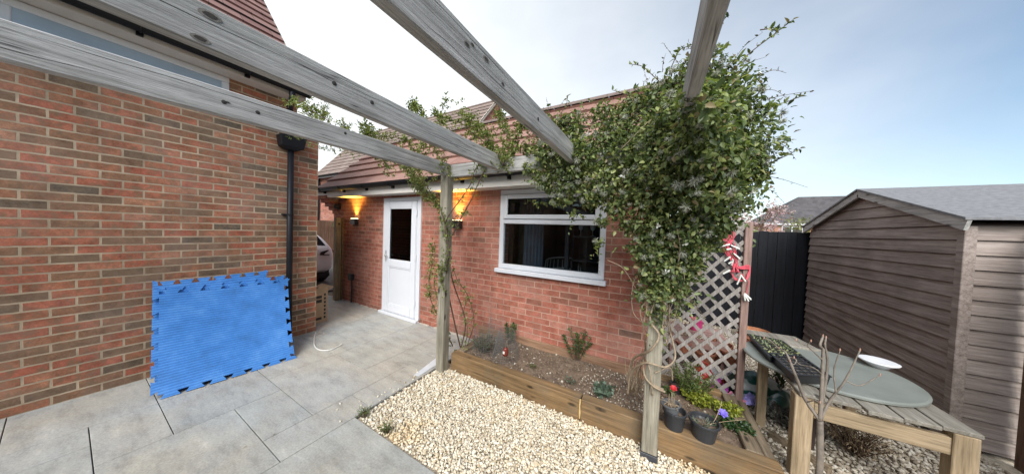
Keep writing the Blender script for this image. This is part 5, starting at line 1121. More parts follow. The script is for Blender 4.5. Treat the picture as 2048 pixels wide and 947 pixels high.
# compost sack and heap of cut plants under the bench
M_sack = None
m_, t_s, p_s = newmat('green and white plastic sack'); nz_ = noise(t_s, coords(t_s, (5, 5, 9)), 1.3, 2, .4); r_s = ramp(t_s, [(0.47, (0.012, 0.10, 0.075)), (0.50, (0.02, 0.13, 0.10)), (0.54, (0.45, 0.55, 0.52)), (0.62, (0.6, 0.66, 0.64))]); t_s.links.new(nz_.outputs[0], r_s.inputs[0]); t_s.links.new(r_s.outputs[0], p_s.inputs['Base Color']); p_s.inputs['Roughness'].default_value = .32
def crumple(name, label, cat, c, rad, mat, seed, amp=.16, rot=0.0):
    r2 = np.random.default_rng(seed); bm = bmesh.new(); bmesh.ops.create_icosphere(bm, subdivisions=4, radius=1)
    V = np.array([v.co[:] for v in bm.verts]); F = np.array([[v.index for v in f.verts] for f in bm.faces]); bm.free(); d = np.ones(len(V))
    for k in range(26): a = rdir(1, r2)[0]; d += amp*.5*np.abs(np.sin((V @ a)*r2.uniform(3, 9)+r2.uniform(0, 6)))-amp*.3
    V = V*(.8+.2*d[:, None])*np.array(rad); cs, sn = math.cos(rot), math.sin(rot); V = np.stack([V[:, 0]*cs-V[:, 1]*sn, V[:, 0]*sn+V[:, 1]*cs, np.maximum(V[:, 2], -rad[2]*.6)], 1)+np.array(c)
    o = npmesh(name, V, F, mat, None, True, org=(c[0], c[1], 0)); tag(o, label, cat); return o
p = AZ(1505, 790, .1); crumple('compost_sack', 'crumpled green and white plastic sack lying behind the trellis post', 'sack', (p[0]+.05, p[1]+.18, .10), (.22, .17, .15), m_, 5, rot=.3)
p = AZ(1545, 800, .1); crumple('plastic_sheet', 'torn green plastic sheet spilling over dry cuttings under the bench', 'sheet', (p[0]+.06, p[1]+.05, .06), (.07, .26, .10), m_, 9, rot=-.5)
p = AZ(1560, 830, .1); bush('cut_plants', 'heap of grey withered cut plants under the potting bench', 'plant', p[0]+.06, p[1]+.05, 0, .2, .2, 1100, .035, leafmat('withered grey leaf', [(0, (0.07, 0.07, 0.06)), (0.5, (0.15, 0.15, 0.13)), (1, (0.25, 0.24, 0.2))], .8, .05), 40, .4, .4)
p = AZ(1520, 770, .1); bush('iris_leaves', 'green strap leaves sticking up between sack and bench leg', 'plant', p[0]+.16, p[1]+.1, .05, .28, .12, 60, .16, M_mid, 20, .09, 1.2)
bush('cut_plants', 'dark tangle of dead stems right of the stake under the bench', 'plant', 1.42, 3.0, 0, .3, .25, 700, .04, M_dry, 50, .2, .5)
m = MB(); p = AZ(1600, 880, 0); m.bar(AZ(1530, 865, .0)+np.array([0.03, 0, 0]), AZ(1640, 935, .0)+np.array([.05, 0, 0]), .05, .06); o = m.build('edging_board', M_sleeper_y, bevel=.003, org=(p[0], p[1], 0)); tag(o, 'thin timber edging board in the gravel beneath the potting bench', 'edging')
# bare young tree in the right foreground
Tw = thing('bare_sapling', 'bare young tree with grey knobbly twigs in front of the potting bench', 'tree', (.84, 2.12, 0)); M_bark = plain('grey twig bark', (0.19, 0.16, 0.13), 0.8, 0.3, 25, bstr=.4); M_bud = plain('pinkish bud', (0.40, 0.22, 0.16), 0.7, 0.2, 25, bstr=0)
Yt = 2.12; br = []; m = MB(); m.tube(spl([(.855, 2.12, -.05), AY(1638, 945, Yt), AY(1640, 880, Yt), AY(1640, 840, Yt)], 6), np.linspace(.017, .014, 19), 8); m.build('trunk', M_bark, Tw, smooth=True)
lines = [([(1640, 840), (1612, 800), (1597, 765), (1585, 735), (1572, 705), (1558, 697)], .010, .004), ([(1640, 840), (1643, 790), (1645, 740), (1646, 700), (1640, 690), (1646, 672)], .010, .005), ([(1645, 800), (1652, 760), (1655, 720), (1650, 690), (1652, 675)], .007, .004), ([(1558, 697), (1540, 680), (1528, 676)], .004, .0025), ([(1575, 712), (1592, 718), (1588, 728), (1580, 722)], .003, .002), ([(1646, 750), (1628, 735), (1600, 728), (1588, 715)], .003, .002), ([(1646, 720), (1625, 700), (1615, 690), (1622, 682)], .004, .002), ([(1610, 690), (1600, 684), (1592, 680)], .003, .002), ([(1640, 840), (1660, 800), (1690, 760), (1720, 700)], .008, .003), ([(1672, 785), (1668, 740), (1680, 700)], .004, .002), ([(1615, 803), (1630, 800), (1640, 805)], .003, .002), ([(1690, 760), (1720, 770), (1760, 750)], .004, .002)]
for pts, r0, r1 in lines:
    q = spl([AY(px, py, Yt+.03*math.sin(px*.13)) for px, py in pts], 6); m = MB(); m.tube(q, np.linspace(r0, r1, len(q))+.0008*np.sin(np.arange(len(q))*2.1), 6); o = m.build('branch', M_bark, Tw, smooth=True)
    bd = MB(); bd.lathe([(0, -.006), (.0035, 0), (.0028, .008), (0, .013)], q[-1], 8); bd.build('bud', M_bud, o)

# black boarded fence, shed, right-hand boundary
Fn = thing('black_fence', 'tall black stained vertical board fence at the far end of the garden', 'fence', (1, 5.98, 0))
m = MB(); x = -1.5; k = 0
while x < 2.25: m.box(x, 5.95+.008*(k % 2), -.05, x+.115, 5.972+.008*(k % 2), 1.752+.006*math.sin(k*2.7)); x += .118; k += 1
m.build('boards', M_blackfence, Fn, bevel=.002)
m = MB(); m.box(-1.5, 5.985, .3, 2.25, 6.03, .38); m.box(-1.5, 5.985, 1.3, 2.25, 6.03, 1.38); m.build('rail', M_blackfence, Fn)
Sh = thing('garden_shed', 'weathered brown shiplap garden shed with pale barge boards on the right', 'shed', (3, 4.8, 0))
sy0, sy1, sx0, sx1 = 3.55, 5.9, 2.165, 4.6; ap = (sy0+sy1)/2; ze, za = 1.80, 2.20; m = MB(); z = 0.02
while z < za-.02:
    z1 = min(z+.118, za); hw = lambda q: (sy1-sy0)/2 if q <= ze else (sy1-sy0)/2*(za-q)/(za-ze)
    h0, h1 = hw(z), hw(z1-.004)
    m.prism([(sx0-.012, ap-h0, z), (sx0-.012, ap+h0, z), (sx0+.004, ap+h1, z1-.004), (sx0+.004, ap-h1, z1-.004)], (0, 0, 0), (.02, 0, 0)); z = z1
m.build('gable_boards', M_shed, Sh)
m = MB(); z = .02
M_shedx = wood('weathered brown shiplap along x', 0, [(0.3, (0.19, 0.15, 0.13)), (0.5, (0.29, 0.24, 0.213)), (0.72, (0.38, 0.325, 0.295))], bstr=.5, crack=.3, knots=False)
while z < ze-.02: m.prism([(0, sy0-.012, z), (0, sy0+.004, min(z+.114, ze)), (0, sy0+.02, min(z+.114, ze)), (0, sy0+.012, z)], (sx0+.03, 0, 0), (sx1-sx0-.03, 0, 0)); z += .118
m.build('side_boards', M_shedx, Sh)
m = MB(); m.box(sx0+.03, sy0+.02, 0, sx1, sy1, ze); m.prism([(0, sy0+.02, ze+.001), (0, sy1, ze+.001), (0, ap, za-.02)], (sx0+.03, 0, 0), (sx1-sx0-.03, 0, 0)); m.build('carcass', M_dkw, Sh)
m = MB(); m.box(sx0-.03, sy0-.03, 0, sx0+.03, sy0+.03, ze-.02); m.build('corner_post', M_shed, Sh, bevel=.003)
M_barge = wood('pale grey barge board', 1, GREYW, bstr=.3, crack=0); 
M_felt = plain('grey roofing felt', (0.17, 0.17, 0.175), 0.9, 0.25, 30, bstr=.4)
for s_ in (-1, 1):
    a = np.array([sx0-.05, ap+s_*((sy1-sy0)/2+.08), ze-.015]); c = np.array([sx0-.05, ap, za+.01]); m = MB(); m.bar(a, c, .022, .085, up=(0, -s_*(za-ze), 1)); m.build('barge_board', M_barge, Sh)
    m = MB(); d = np.array([0, s_*((sy1-sy0)/2+.1), ze-za-.02]); tp = np.array([sx0-.075, ap, za+.065]); m.add([tp, tp+np.array([2.6, 0, 0]), tp+d+np.array([2.6, 0, 0]), tp+d, tp+np.array([0, 0, -.02]), tp+np.array([2.6, 0, -.02]), tp+d+np.array([2.6, 0, -.02]), tp+d+np.array([0, 0, -.02])], [(0, 1, 2, 3), (4, 7, 6, 5), (0, 3, 7, 4), (3, 2, 6, 7), (2, 1, 5, 6)]); m.build('roof', M_felt, Sh)
Bf = thing('boundary_fence', 'brown boarded garden fence running from the shed towards the viewer', 'fence', (2.45, 1, 0)); m = MB(); y = -3.5; k = 0
while y < 3.5: m.box(2.42+.008*(k % 2), y, -.05, 2.44+.008*(k % 2), y+.14, 1.75); y += .143; k += 1
m.build('boards', M_brownfence, Bf)
for y in (-3.5, -1.7, .1, 1.9): m = MB(); m.box(2.46, y, -.05, 2.56, y+.1, 1.82); m.build('post', M_brownfence, Bf)

# ================================================================== left side: foam mats, box, lead, gate post
m_, t_m, p_m = newmat('ribbed blue foam'); cc = mixc(t_m, .5, (0.022, 0.145, 0.52), (0.03, 0.175, 0.58)); nn_ = noise(t_m, coords(t_m), 4, 7, .72); rr_ = ramp(t_m, [(.33, (0.03, 0.145, 0.40)), (.5, (0.04, 0.19, 0.53)), (.68, (0.075, 0.25, 0.60))]); t_m.links.new(nn_.outputs[0], rr_.inputs[0])
uvn = N(t_m, 'ShaderNodeTexCoord'); wv = N(t_m, 'ShaderNodeTexWave', wave_type='BANDS', bands_direction='Y'); wv.inputs['Scale'].default_value = 12.0; wv.inputs['Distortion'].default_value = 0.0; wv.inputs['Detail'].default_value = 1.0; wv.inputs['Detail Scale'].default_value = .4; t_m.links.new(uvn.outputs['UV'], wv.inputs['Vector'])
dk = ramp(t_m, [(.0, (.72, .76, .82)), (.5, (1, 1, 1)), (1, (1.08, 1.06, 1.03))]); t_m.links.new(wv.outputs[0], dk.inputs[0]); t_m.links.new(mixc(t_m, 1.0, rr_.outputs[0], dk.outputs[0], 'MULTIPLY'), p_m.inputs['Base Color']); p_m.inputs['Roughness'].default_value = .62; bump(t_m, p_m, wv.outputs[0], .5, .004); M_foam = m_
M_foamb = plain('plain blue foam', (0.05, 0.12, 0.45), 0.7, 0.12, 6, bstr=.05)
def mat_tile(label, foot0, foot1, top0, top1, sag, group='blue foam mats against the house'):
    """foot0-foot1: bottom edge on the ground, top0-top1: top edge against the wall (local u along the wall, v up the mat)"""
    f0, f1, t0, t1 = (np.array(q, float) for q in (foot0, foot1, top0, top1)); n = 26; tk = .018
    nrm = unit(np.cross(f1-f0, t0-f0)); nrm = nrm if nrm[0] > 0 else -nrm
    def S(u, v): return (f0*(1-u)+f1*u)*(1-v)+(t0*(1-u)+t1*u)*v-nrm*sag*4*v*(1-v)*(.6+.4*u)+nrm*.01*math.sin(u*5+v*3)
    m = MB(); m.uv = []
    def cell(u0, u1, v0, v1, du0=0, du1=0, axis=None):
        pass
    g0 = [[S(i/n, j_/n) for i in range(n+1)] for j_ in range(n+1)]
    vs = [q for row in g0 for q in row]; vb = [q-nrm*tk for q in vs]; N1 = (n+1)**2; idx = lambda i, j_: j_*(n+1)+i
    fs, uvs = [], []
    for j_ in range(n):
        for i in range(n):
            fs.append((idx(i, j_), idx(i+1, j_), idx(i+1, j_+1), idx(i, j_+1))); uvs.append([(i/n, j_/n), ((i+1)/n, j_/n), ((i+1)/n, (j_+1)/n), (i/n, (j_+1)/n)])
            fs.append(tuple(N1+q for q in (idx(i, j_), idx(i, j_+1), idx(i+1, j_+1), idx(i+1, j_)))); uvs.append([(0, 0)]*4)
    for i in range(n):
        for (a, b_) in ((idx(i+1, 0), idx(i, 0)), (idx(i, n), idx(i+1, n)), (idx(0, i), idx(0, i+1)), (idx(n, i+1), idx(n, i))): fs.append((a, b_, N1+b_, N1+a)[::-1]); uvs.append([(0, 0)]*4)
    m.add(vs+vb, fs); m.uv += uvs
    # jigsaw teeth: dovetails on every other cell pair
    for e in range(4):
        for k in range(0, n-1, 4):
            a, b_ = (k+1)/n, (k+3)/n; dl = .6/n; out_ = 1.05/n
            if e == 0: q = [(a, 0), (b_, 0), (b_+dl, -out_), (a-dl, -out_)]
            elif e == 1: q = [(a, 1), (b_, 1), (b_+dl, 1+out_), (a-dl, 1+out_)]
            elif e == 2: q = [(0, a), (0, b_), (-out_, b_+dl), (-out_, a-dl)]
            else: q = [(1, a), (1, b_), (1+out_, b_+dl), (1+out_, a-dl)]
            P_ = [S(*w2) for w2 in q]; m.add(P_+[w2-nrm*tk for w2 in P_], [(0, 1, 2, 3), (7, 6, 5, 4), (0, 4, 5, 1), (1, 5, 6, 2), (2, 6, 7, 3), (3, 7, 4, 0)]); m.uv += [list(q)]+[[(0, 0)]*4]*5
    for i_, f_ in enumerate(m.f): pass
    o = m.build('foam_mat', M_foam, org=(f0[0], (f0[1]+f1[1])/2, 0)); md = o.modifiers.new('weld', 'WELD'); tag(o, label, 'foam mat', group)
    bm = bmesh.new(); bm.from_mesh(o.data); bmesh.ops.remove_doubles(bm, verts=bm.verts, dist=.0005); bmesh.ops.recalc_face_normals(bm, faces=bm.faces); bm.to_mesh(o.data); bm.free(); o.modifiers.clear(); return o
lift = .035
mat_tile('ribbed blue foam mat at the front of the stack leaning on the house', (-3.795, .40, lift), (-3.695, 1.315, lift), (-4.255, .46, .86), (-4.205, 1.415, .83), .05)
mat_tile('ribbed blue foam mat in the middle of the stack, its toothed top just showing', (-3.86, .445, lift), (-3.78, 1.25, lift), (-4.285, .50, .875), (-4.245, 1.385, .865), .045)
mat_tile('blue foam mat at the back of the stack, standing highest and further left', (-3.93, .43, lift), (-3.87, 1.15, lift), (-4.315, .46, .935), (-4.29, 1.235, .945), .04)
# cardboard box with printed panel, open flaps
M_card = plain('brown cardboard', (0.36, 0.25, 0.15), 0.85, 0.1, 8, bstr=.05); M_print = plain('black box print', (0.03, 0.026, 0.022), 0.8, 0.1, 8, bstr=0)
Cb = thing('cardboard_box', 'open brown cardboard box with black print standing behind the house corner', 'box', (-4.9, 2.02, 0)); bx0, bx1, by0, by1, bz = -5.15, -4.70, 1.89, 2.155, .50; m = MB(); tk = .006
m.box(bx0, by0, 0, bx1, by1, tk); m.box(bx0, by0, tk, bx0+tk, by1, bz); m.box(bx1-tk, by0, tk, bx1, by1, bz); m.box(bx0+tk, by0, tk, bx1-tk, by0+tk, bz); m.box(bx0+tk, by1-tk, tk, bx1-tk, by1, bz); m.build('carton', M_card, Cb)
for q in ([(bx0, by1, bz), (bx1, by1, bz), (bx1-.02, by1+.10, bz+.05), (bx0+.02, by1+.10, bz+.05)], [(bx1, by0, bz), (bx1, by1, bz), (bx1+.03, by1-.02, bz+.07), (bx1+.03, by0+.02, bz+.07)], [(bx0, by0, bz), (bx0, by1, bz), (bx0-.08, by1-.02, bz+.06), (bx0-.08, by0+.02, bz+.06)]):
    m = MB(); m.prism(q, (0, 0, 0), (0, 0, .005)); m.build('flap', M_card, Cb)
m = MB()
for k in range(7): m.box(bx1+.001, by1-.055, .06+.062*k, bx1+.002, by1-.028, .098+.062*k)
for z0, z1 in ((.40, .445), (.33, .38), (.05, .09)): m.box(bx1+.001, by0+.02, z0, bx1+.002, by1-.085, z1)
m.build('print', M_print, Cb)
m = MB(); m.tube(spl([AZ(632, 664, .008), AZ(629, 672, .008), AZ(629, 690, .008), AZ(640, 699, .008), AZ(660, 699, .008), AZ(676, 692, .008), AZ(684, 687, .02)], 7), .007, 8); o = m.build('white_lead', plain('white cable', (0.6, 0.6, 0.58), 0.45, 0.08, 8, bstr=0), smooth=True, org=(-3.9, 1.8, 0)); tag(o, 'white cable end curling over the paving by the house corner', 'cable')
m = MB(); q = [AZ(x, y, 0) for x, y in ((828, 750), (838, 752), (872, 730), (872, 716))]
m.prism([(w2[0], w2[1], .001) for w2 in q], (0, 0, 0), (0, 0, .006)); o = m.build('plastic_strip', plain('milky plastic', (0.56, 0.58, 0.6), 0.35, 0.12, 9, bstr=.05), org=(q[0][0], q[0][1], 0)); tag(o, 'pale plastic sheet scrap on the paving by the rose post foot', 'plastic sheet')
m = MB()
for k in range(60): p = AZ(632+rng.normal(0, 12), 662+rng.normal(0, 5), .004); m.obox(p, (rng.uniform(.004, .014), 0, 0), (0, rng.uniform(.004, .012), 0), (0, 0, .004))
o = m.build('mortar_crumbs', M_mortar); kind(o, 'stuff')
Gp = thing('gate_post', 'brown timber gate post at the far corner of the annex', 'post', (-5.83, 2.85, 0)); m = MB(); m.box(-5.90, 2.80, 0, -5.80, 2.90, 1.75); m.build('post', M_newpost if False else wood('brown gate post timber', 2, [(0.3, (0.15, 0.115, 0.07)), (0.5, (0.25, 0.2, 0.125)), (0.72, (0.33, 0.27, 0.18))], knots=False), Gp, bevel=.004); m = MB(); m.box(-5.80, 2.835, 1.60, -5.785, 2.865, 1.64); m.build('latch', M_black, Gp)
m = MB(); m.box(-5.90, 2.905, 0, -5.78, 2.945, 1.75); m.build('batten', M_sleeper, Gp)
for (px, py, lab) in ((727, 833, 'small tuft of grass at the paving corner beside the gravel'), (772, 866, 'spiky green weed tuft in the gravel by the paving edge')):
    p = AZ(px, py, 0); bush('weed', lab, 'weed', p[0], p[1], 0, .06, .05, 110, .045, M_fern, 14, .09, 1.0)
m = MB(); rt = random.Random(4)
for k in range(14):
    p = AZ(rt.uniform(880, 1150), rt.uniform(770, 930), .018); a = rt.uniform(0, 3.14); l_ = rt.uniform(.02, .09); m.tube([p, p+np.array([l_*math.cos(a), l_*math.sin(a), .004])], .0016, 4)
o = m.build('fallen_twigs', M_stemd); kind(o, 'stuff')
P_ = np.stack([rng.uniform(-2.7, -2.15, 26), rng.uniform(1.0, 2.0, 26), np.full(26, .006)], 1); P_[:, 0] = -2.14-rng.exponential(.10, 26)
V, F = stones(P_, rng.uniform(.006, .011, 26)); kind(npmesh('gravel', V, F, M_grav), 'stuff')
n_ = 60; P_ = np.stack([rng.uniform(-2.05, .6, n_), rng.uniform(1.25, 2.15, n_), np.full(n_, .022)], 1); V, F = leafgeo(P_, rdir(n_)*np.array([1, 1, .15]), np.tile([0, 0, 1.], (n_, 1))+rdir(n_)*.3, np.full(n_, .022)*rng.uniform(.6, 1.3, n_), np.full(n_, .010)); kind(npmesh('fallen_leaves', V, F, M_dry), 'stuff')
n_ = 14; P_ = np.stack([rng.uniform(-3.9, -2.2, n_), rng.uniform(.6, 2.6, n_), np.full(n_, .003)], 1); V, F = leafgeo(P_, rdir(n_)*np.array([1, 1, .05]), np.tile([0, 0, 1.], (n_, 1))+rdir(n_)*.2, np.full(n_, .02)*rng.uniform(.6, 1.3, n_), np.full(n_, .009)); kind(npmesh('fallen_leaves', V, F, M_dry), 'stuff')

# ================================================================== beyond: car, houses, trees
Cr = thing('parked_car', 'silver white hatchback parked beyond the passage with dark tail light', 'car', (-9.6, 2.85, -.015)); M_paint = plain('silver white paint', (0.9, 0.905, 0.91), 0.3, 0.03, 3, bstr=0); M_cg = plain('dark car glass', (0.02, 0.022, 0.025), 0.08, 0.1, 3, bstr=0); M_tl = plain('dark tail lamp', (0.03, 0.012, 0.012), 0.15, 0.1, 3, bstr=0); M_tyre = plain('tyre rubber', (0.02, 0.02, 0.02), 0.8, 0.1, 5, bstr=0)
cx0, cy0 = -7.5, 2.78
stn = [(0.0, .50, .80, .93, .70, .66), (.06, .34, .92, 1.06, .83, .70), (.25, .27, .95, 1.30, .86, .60), (.6, .24, .95, 1.42, .88, .60), (1.5, .22, .94, 1.47, .89, .62), (2.2, .22, .93, 1.44, .89, .61), (2.55, .22, .92, 1.33, .89, .60), (3.05, .22, .92, 1.02, .88, .66), (3.7, .25, .84, .92, .87, .66), (4.1, .30, .72, .80, .80, .60), (4.2, .40, .62, .70, .66, .5)]
vs = []
for (x, z0, zb, zr, wb, wr) in stn:
    half = [(0, z0), (wb*.9, z0), (wb*.99, z0+.16), (wb, (z0+zb)/2+.1), (wb*.97, zb), (wr+.03, zr-.06), (wr*.86, zr-.01), (0, zr+.015)]
    vs += [(cx0-x, cy0+y, z) for y, z in half]+[(cx0-x, cy0-y, z) for y, z in half[1:-1][::-1]]
nr_ = 14; m = MB(); fs = [(i*nr_+k, (i+1)*nr_+k, (i+1)*nr_+(k+1) % nr_, i*nr_+(k+1) % nr_) for i in range(len(stn)-1) for k in range(nr_)]+[tuple(range(nr_)), tuple((len(stn)-1)*nr_+k for k in range(nr_))[::-1]]
m.add(vs, fs); o = m.build('body', M_paint, Cr, smooth=True); md = o.modifiers.new('sub', 'SUBSURF'); md.levels = md.render_levels = 2
m = MB()
m.prism([(cx0-.075, cy0-.62, 1.03), (cx0-.075, cy0+.62, 1.03), (cx0-.22, cy0+.50, 1.27), (cx0-.22, cy0-.50, 1.27)], (.012, 0, .01), (-.012, 0, -.01)); m.build('rear_window', M_cg, Cr, bevel=.004)
for s_ in (-1, 1):
    m = MB(); m.prism([(cx0-.42, cy0+s_*.845, .99), (cx0-2.75, cy0+s_*.845, .97), (cx0-2.2, cy0+s_*.68, 1.35), (cx0-.8, cy0+s_*.68, 1.36)], (0, s_*.012, .005), (0, -s_*.03, 0)); m.build('side_window', M_cg, Cr, bevel=.004)
    m = MB(); m.prism([(cx0+.005, cy0+s_*.46, .80), (cx0+.0, cy0+s_*.66, .78), (cx0-.20, cy0+s_*.875, .84), (cx0-.24, cy0+s_*.865, .93), (cx0-.02, cy0+s_*.64, .92), (cx0-.0, cy0+s_*.48, .88)], (.03, 0, 0), (-.06, 0, 0)); m.build('tail_light', M_tl, Cr, bevel=.008)
    for xw in (.75, 3.35):
        m = MB(); m.lathe([(.0, -.09), (.30, -.09), (.325, -.06), (.325, .06), (.30, .09), (0, .09)], (cx0-xw, cy0+s_*.80, .31), 24, Matrix.Rotation(R(90), 3, 'X')); wo = m.build('wheel', M_tyre, Cr)
        m = MB(); m.lathe([(0, -.098), (.2, -.098), (.21, -.085), (.21, .085), (.2, .098), (0, .098)], (cx0-xw, cy0+s_*.80, .31), 20, Matrix.Rotation(R(90), 3, 'X')); m.build('rim', M_brass, wo)
m = MB(); m.box(cx0-.12, cy0-.70, .20, cx0+.012, cy0+.70, .34); m.build('bumper', M_black, Cr, bevel=.03, seg=2)
# brown fence and pinkish house at the end of the passage
Ff = thing('close_board_fence', 'brown boarded fence beyond the parked car', 'fence', (-13, 5, 0)); m = MB(); y = 1.0
while y < 10: m.box(-13.02, y, -.05, -13, y+.145, 1.75); y += .15
m.build('boards', M_brownfence, Ff)
def simple_house(name, label, c, sx, sy, ze, zr, wallm, roofm, along='x', wins=(), rot=0.0, trim=True, hip=0.0):
    """box house: ridge along local x; wins: (side, u, z, w, h)"""
    t2 = thing(name, label, 'house', (c[0], c[1], 0)); ca, sa = math.cos(rot), math.sin(rot)
    W = lambda x, y, z: (c[0]+x*ca-y*sa, c[1]+x*sa+y*ca, z)
    m = MB(); hx, hy = sx/2, sy/2
    m.add([W(*q) for q in ((-hx, -hy, -.05), (hx, -hy, -.05), (hx, hy, -.05), (-hx, hy, -.05), (-hx, -hy, ze), (hx, -hy, ze), (hx, hy, ze), (-hx, hy, ze))], [(0, 1, 5, 4), (1, 2, 6, 5), (2, 3, 7, 6), (3, 0, 4, 7)])
    if not hip: m.add([W(*q) for q in ((-hx, -hy, ze), (-hx, hy, ze), (-hx, 0, zr-.05), (hx, -hy, ze), (hx, hy, ze), (hx, 0, zr-.05))], [(0, 2, 1), (3, 4, 5)])
    m.build('wall', wallm, t2)
    rf = MB(); ov = .25; k = (zr-ze)/hy; e = hy+ov; zl = ze-ov*k; L_ = hx+ov*(1 if hip else .3); run = math.hypot(e, zr-zl)
    up_l = np.array([0, e/run, (zr-zl)/run]); nr_l = np.array([0, -(zr-zl)/run, e/run])
    D_ = lambda v: np.array([v[0]*ca-v[1]*sa, v[0]*sa+v[1]*ca, v[2]])
    if hip:
        rf.uv = []
        a = [W(-L_, -e, zl), W(L_, -e, zl), W(L_, e, zl), W(-L_, e, zl), W(-L_+hip, 0, zr), W(L_-hip, 0, zr)]
        rf.add(a, [(0, 1, 5, 4), (1, 2, 5), (2, 3, 4, 5), (3, 0, 4)]); rf.uv += [[(0, 0), (2*L_, 0), (2*L_-hip, run), (hip, run)], [(0, 0), (2*e, 0), (e, run)], [(0, 0), (2*L_, 0), (2*L_-hip, run), (hip, run)], [(0, 0), (2*e, 0), (e, run)]]
    else:
        slope_roof(rf, W(-L_, -e, zl), D_((1, 0, 0)), D_(up_l), D_(nr_l), 2*L_, run, .34, .035); slope_roof(rf, W(L_, e, zl), D_((-1, 0, 0)), D_(up_l*np.array([1, -1, 1])), D_(nr_l*np.array([1, -1, 1])), 2*L_, run, .34, .035)
    rf.build('roof', roofm, t2)
    for s_ in (-1, 1): m = MB(); m.bar(W(-L_, s_*(e-.02), zl-.06), W(L_, s_*(e-.02), zl-.06), .03, .16); m.build('fascia', M_upvc, t2)
    if not hip:
        m = MB()
        for s_ in (-1, 1):
            for q in (-1, 1): m = MB(); m.bar(W(s_*(L_-.02), q*e, zl-.03), W(s_*(L_-.02), 0, zr-.03), .04, .10); m.build('verge', M_mortar, t2)
    for (side, u, z, w2, h2) in wins:
        y0 = -hy if side == 's' else 0; m = MB()
        def bxx(x0, x1, za_, zb_, d0, d1):
            if side == 's': q = [(x0, -hy-d0, za_), (x1, -hy-d0, za_), (x1, -hy-d1, za_), (x0, -hy-d1, za_), (x0, -hy-d0, zb_), (x1, -hy-d0, zb_), (x1, -hy-d1, zb_), (x0, -hy-d1, zb_)]
            else: q = [(hx+d0, x0, za_), (hx+d0, x1, za_), (hx+d1, x1, za_), (hx+d1, x0, za_), (hx+d0, x0, zb_), (hx+d0, x1, zb_), (hx+d1, x1, zb_), (hx+d1, x0, zb_)]
            m.add([W(*w3) for w3 in q], [(0, 3, 2, 1), (4, 5, 6, 7), (0, 1, 5, 4), (1, 2, 6, 5), (2, 3, 7, 6), (3, 0, 4, 7)])
        f_ = .07
        bxx(u-w2/2, u+w2/2, z, z+f_, .0, .05); bxx(u-w2/2, u+w2/2, z+h2-f_, z+h2, .0, .05); bxx(u-w2/2, u-w2/2+f_, z+f_, z+h2-f_, .0, .05); bxx(u+w2/2-f_, u+w2/2, z+f_, z+h2-f_, .0, .05); bxx(u-f_/2, u+f_/2, z+f_, z+h2-f_, 0, .048)
        fo_ = m.build('window', M_upvc, t2); m = MB(); bxx(u-w2/2+.02, u+w2/2-.02, z+.02, z+h2-.02, .004, .02); m.build('pane', M_wglass if False else M_cg, fo_)
    return t2
# neighbour behind the annex: ridge along x, gable end to the right
xg, xl = -6.55, -17.0; yr_, zr_ = 9.75, 7.55
simple_house('neighbour_house', 'brown roofed brick house rising behind the annex roof with its gable to the right', ((xg+xl)/2, yr_), xg-xl, 5.0, 4.55, 7.55, M_brick_x, M_roof_b)
m = MB(); t2 = bpy.data.objects['neighbour_house']; m.tube([(xl+.2, yr_-2.58, 4.2), (xl+.2, yr_-2.58, 0)], .05, 8); m.build('downpipe', M_gutter, t2); m = MB(); m.box(xl-.01, yr_-2.52, 0, xl+.12, yr_-2.501, 4.4); m.build('corner_board', M_fascia, t2); gutter('gutter', (xl-.3, yr_-2.83, 4.22), (xg+.2, yr_-2.83, 4.22), t2, .07)
simple_house('far_house', 'distant pinkish brick house seen through the passage above the brown fence', (-34, 16), 9, 9, 4.4, 7.4, plain('far pink brick', (0.34, 0.2, 0.16), .9, .15, 2, bstr=0), plain('far pink tile', (0.30, 0.18, 0.15), .9, .15, 2, bstr=0), wins=(('e', -2.5, 2.4, 1.2, 1.2), ('e', 1.5, 2.4, 1.2, 1.2), ('e', 1.5, .6, 1.2, 1.2), ('e', -2.5, .6, 1.2, 1.2)))
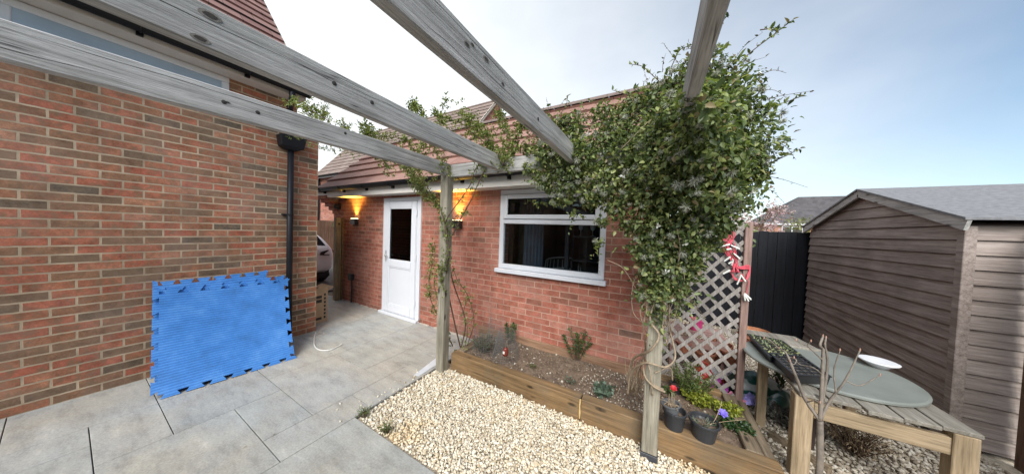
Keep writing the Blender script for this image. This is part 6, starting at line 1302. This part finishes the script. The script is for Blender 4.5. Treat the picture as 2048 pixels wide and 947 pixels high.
# house far behind the black fence
d0 = AY(1600, 437, 40); Mfb = plain('far red brick', (0.30, 0.15, 0.10), .9, .2, 1.5, bstr=0)
a = AY(1528, 440, 38); 
hh = simple_house('far_house', 'distant brick house with dark roof and white windows beyond the black fence', (a[0]+6.6, 42.5), 12.6, 8.5, a[2]-.15, a[2]+3.0, Mfb, M_roof_d, wins=(('s', -4.3, a[2]-2.1, 1.6, 1.5), ('s', -.4, a[2]-2.1, 1.8, 1.5), ('s', 3.6, a[2]-2.1, 1.6, 1.5)), hip=4.0)
def tree(name, label, cat, x, y, h, r_, mat, n, lsize, trunk_h=None, stemm=None, blobs_=None, flat=.8, gaps=.9):
    t2 = thing(name, label, cat, (x, y, 0)); th_ = trunk_h if trunk_h is not None else h*.4; m = MB(); q = spl([(x, y, -.1), (x+.03*h*.2, y, th_*.5), (x-.02*h*.2, y, th_), (x, y, h*.8)], 5); m.tube(q, np.linspace(.03*h*.6, .008*h*.5, len(q)), 7); m.build('trunk', stemm or M_stemd, t2, smooth=True)
    bl, br = [], MB()
    for k in range(blobs_ or 12):
        a_ = rng.uniform(0, 6.28); rr = r_*math.sqrt(rng.random())*.85; z_ = th_+(h-th_)*rng.uniform(.1, .95); c = (x+rr*math.cos(a_), y+rr*math.sin(a_), z_); s_ = r_*rng.uniform(.25, .48); bl.append((*c, s_, s_, s_*flat)); br.tube(spl([(x, y, th_*.8), ((x+c[0])/2, (y+c[1])/2, (th_*.8+z_)/2+.05), c], 4), np.linspace(.012*h*.5, .004*h*.4, 9), 5)
    br.build('limbs', stemm or M_stemd, t2, smooth=True)
    ar = sum(b_[3]**2 for b_ in bl); V, F = foliage_blobs(bl, n/ar*1.0, lsize, .6, .9, .4); npmesh('crown', V, F, mat, t2); return t2
M_blos = leafmat('pink blossom', [(0, (0.30, 0.17, 0.19)), (0.5, (0.50, 0.34, 0.37)), (1, (0.66, 0.55, 0.56))], .7, .3); M_olive = leafmat('olive spring leaf', [(0, (0.09, 0.10, 0.03)), (0.5, (0.17, 0.18, 0.06)), (1, (0.28, 0.27, 0.11))], .6, .3)
p = AY(1503, 425, 8.2); tree('blossom_tree', 'small pink blossom tree beyond the black fence left of the distant house', 'tree', p[0]+.0, p[1], p[2]+.25, .65, M_blos, 1500, .06, 1.5)
for (px, py, Y, r_, hgt, lab, mt) in ((1530, 452, 10, .5, .0, 'thin olive shrub beyond the black fence next to the blossom tree', M_olive), (1566, 458, 12, .6, -.1, 'low olive hedge shrub beyond the middle of the black fence', M_olive), (1628, 432, 11, .8, .0, 'tall loose olive shrub beyond the fence in front of the distant roof', M_olive), (1690, 430, 12, 1.3, .2, 'olive tree standing behind the garden shed', M_olive)):
    p = AY(px, py, Y); tree('garden_shrub', lab, 'shrub', p[0], p[1], max(p[2]+hgt, 1.6), r_, mt, 600, .08, .9, blobs_=9)
tree('garden_tree', 'green tree beyond the brown boundary fence on the far right', 'tree', 7.5, 5.2, 4.2, 1.7, M_mid, 3500, .11, 1.4, blobs_=16)
tree('garden_tree', 'tall green tree behind the shed roof on the right', 'tree', 9.0, 9.5, 4.6, 1.9, M_olive, 3500, .12, 1.6, blobs_=16)
p = AY(650, 440, 6.2)
tree('hedge_shrub', 'dark shrub in front of the brown fence beyond the car', 'shrub', -12.3, 6.4, 1.7, .55, M_mid, 900, .07, .4, blobs_=8)
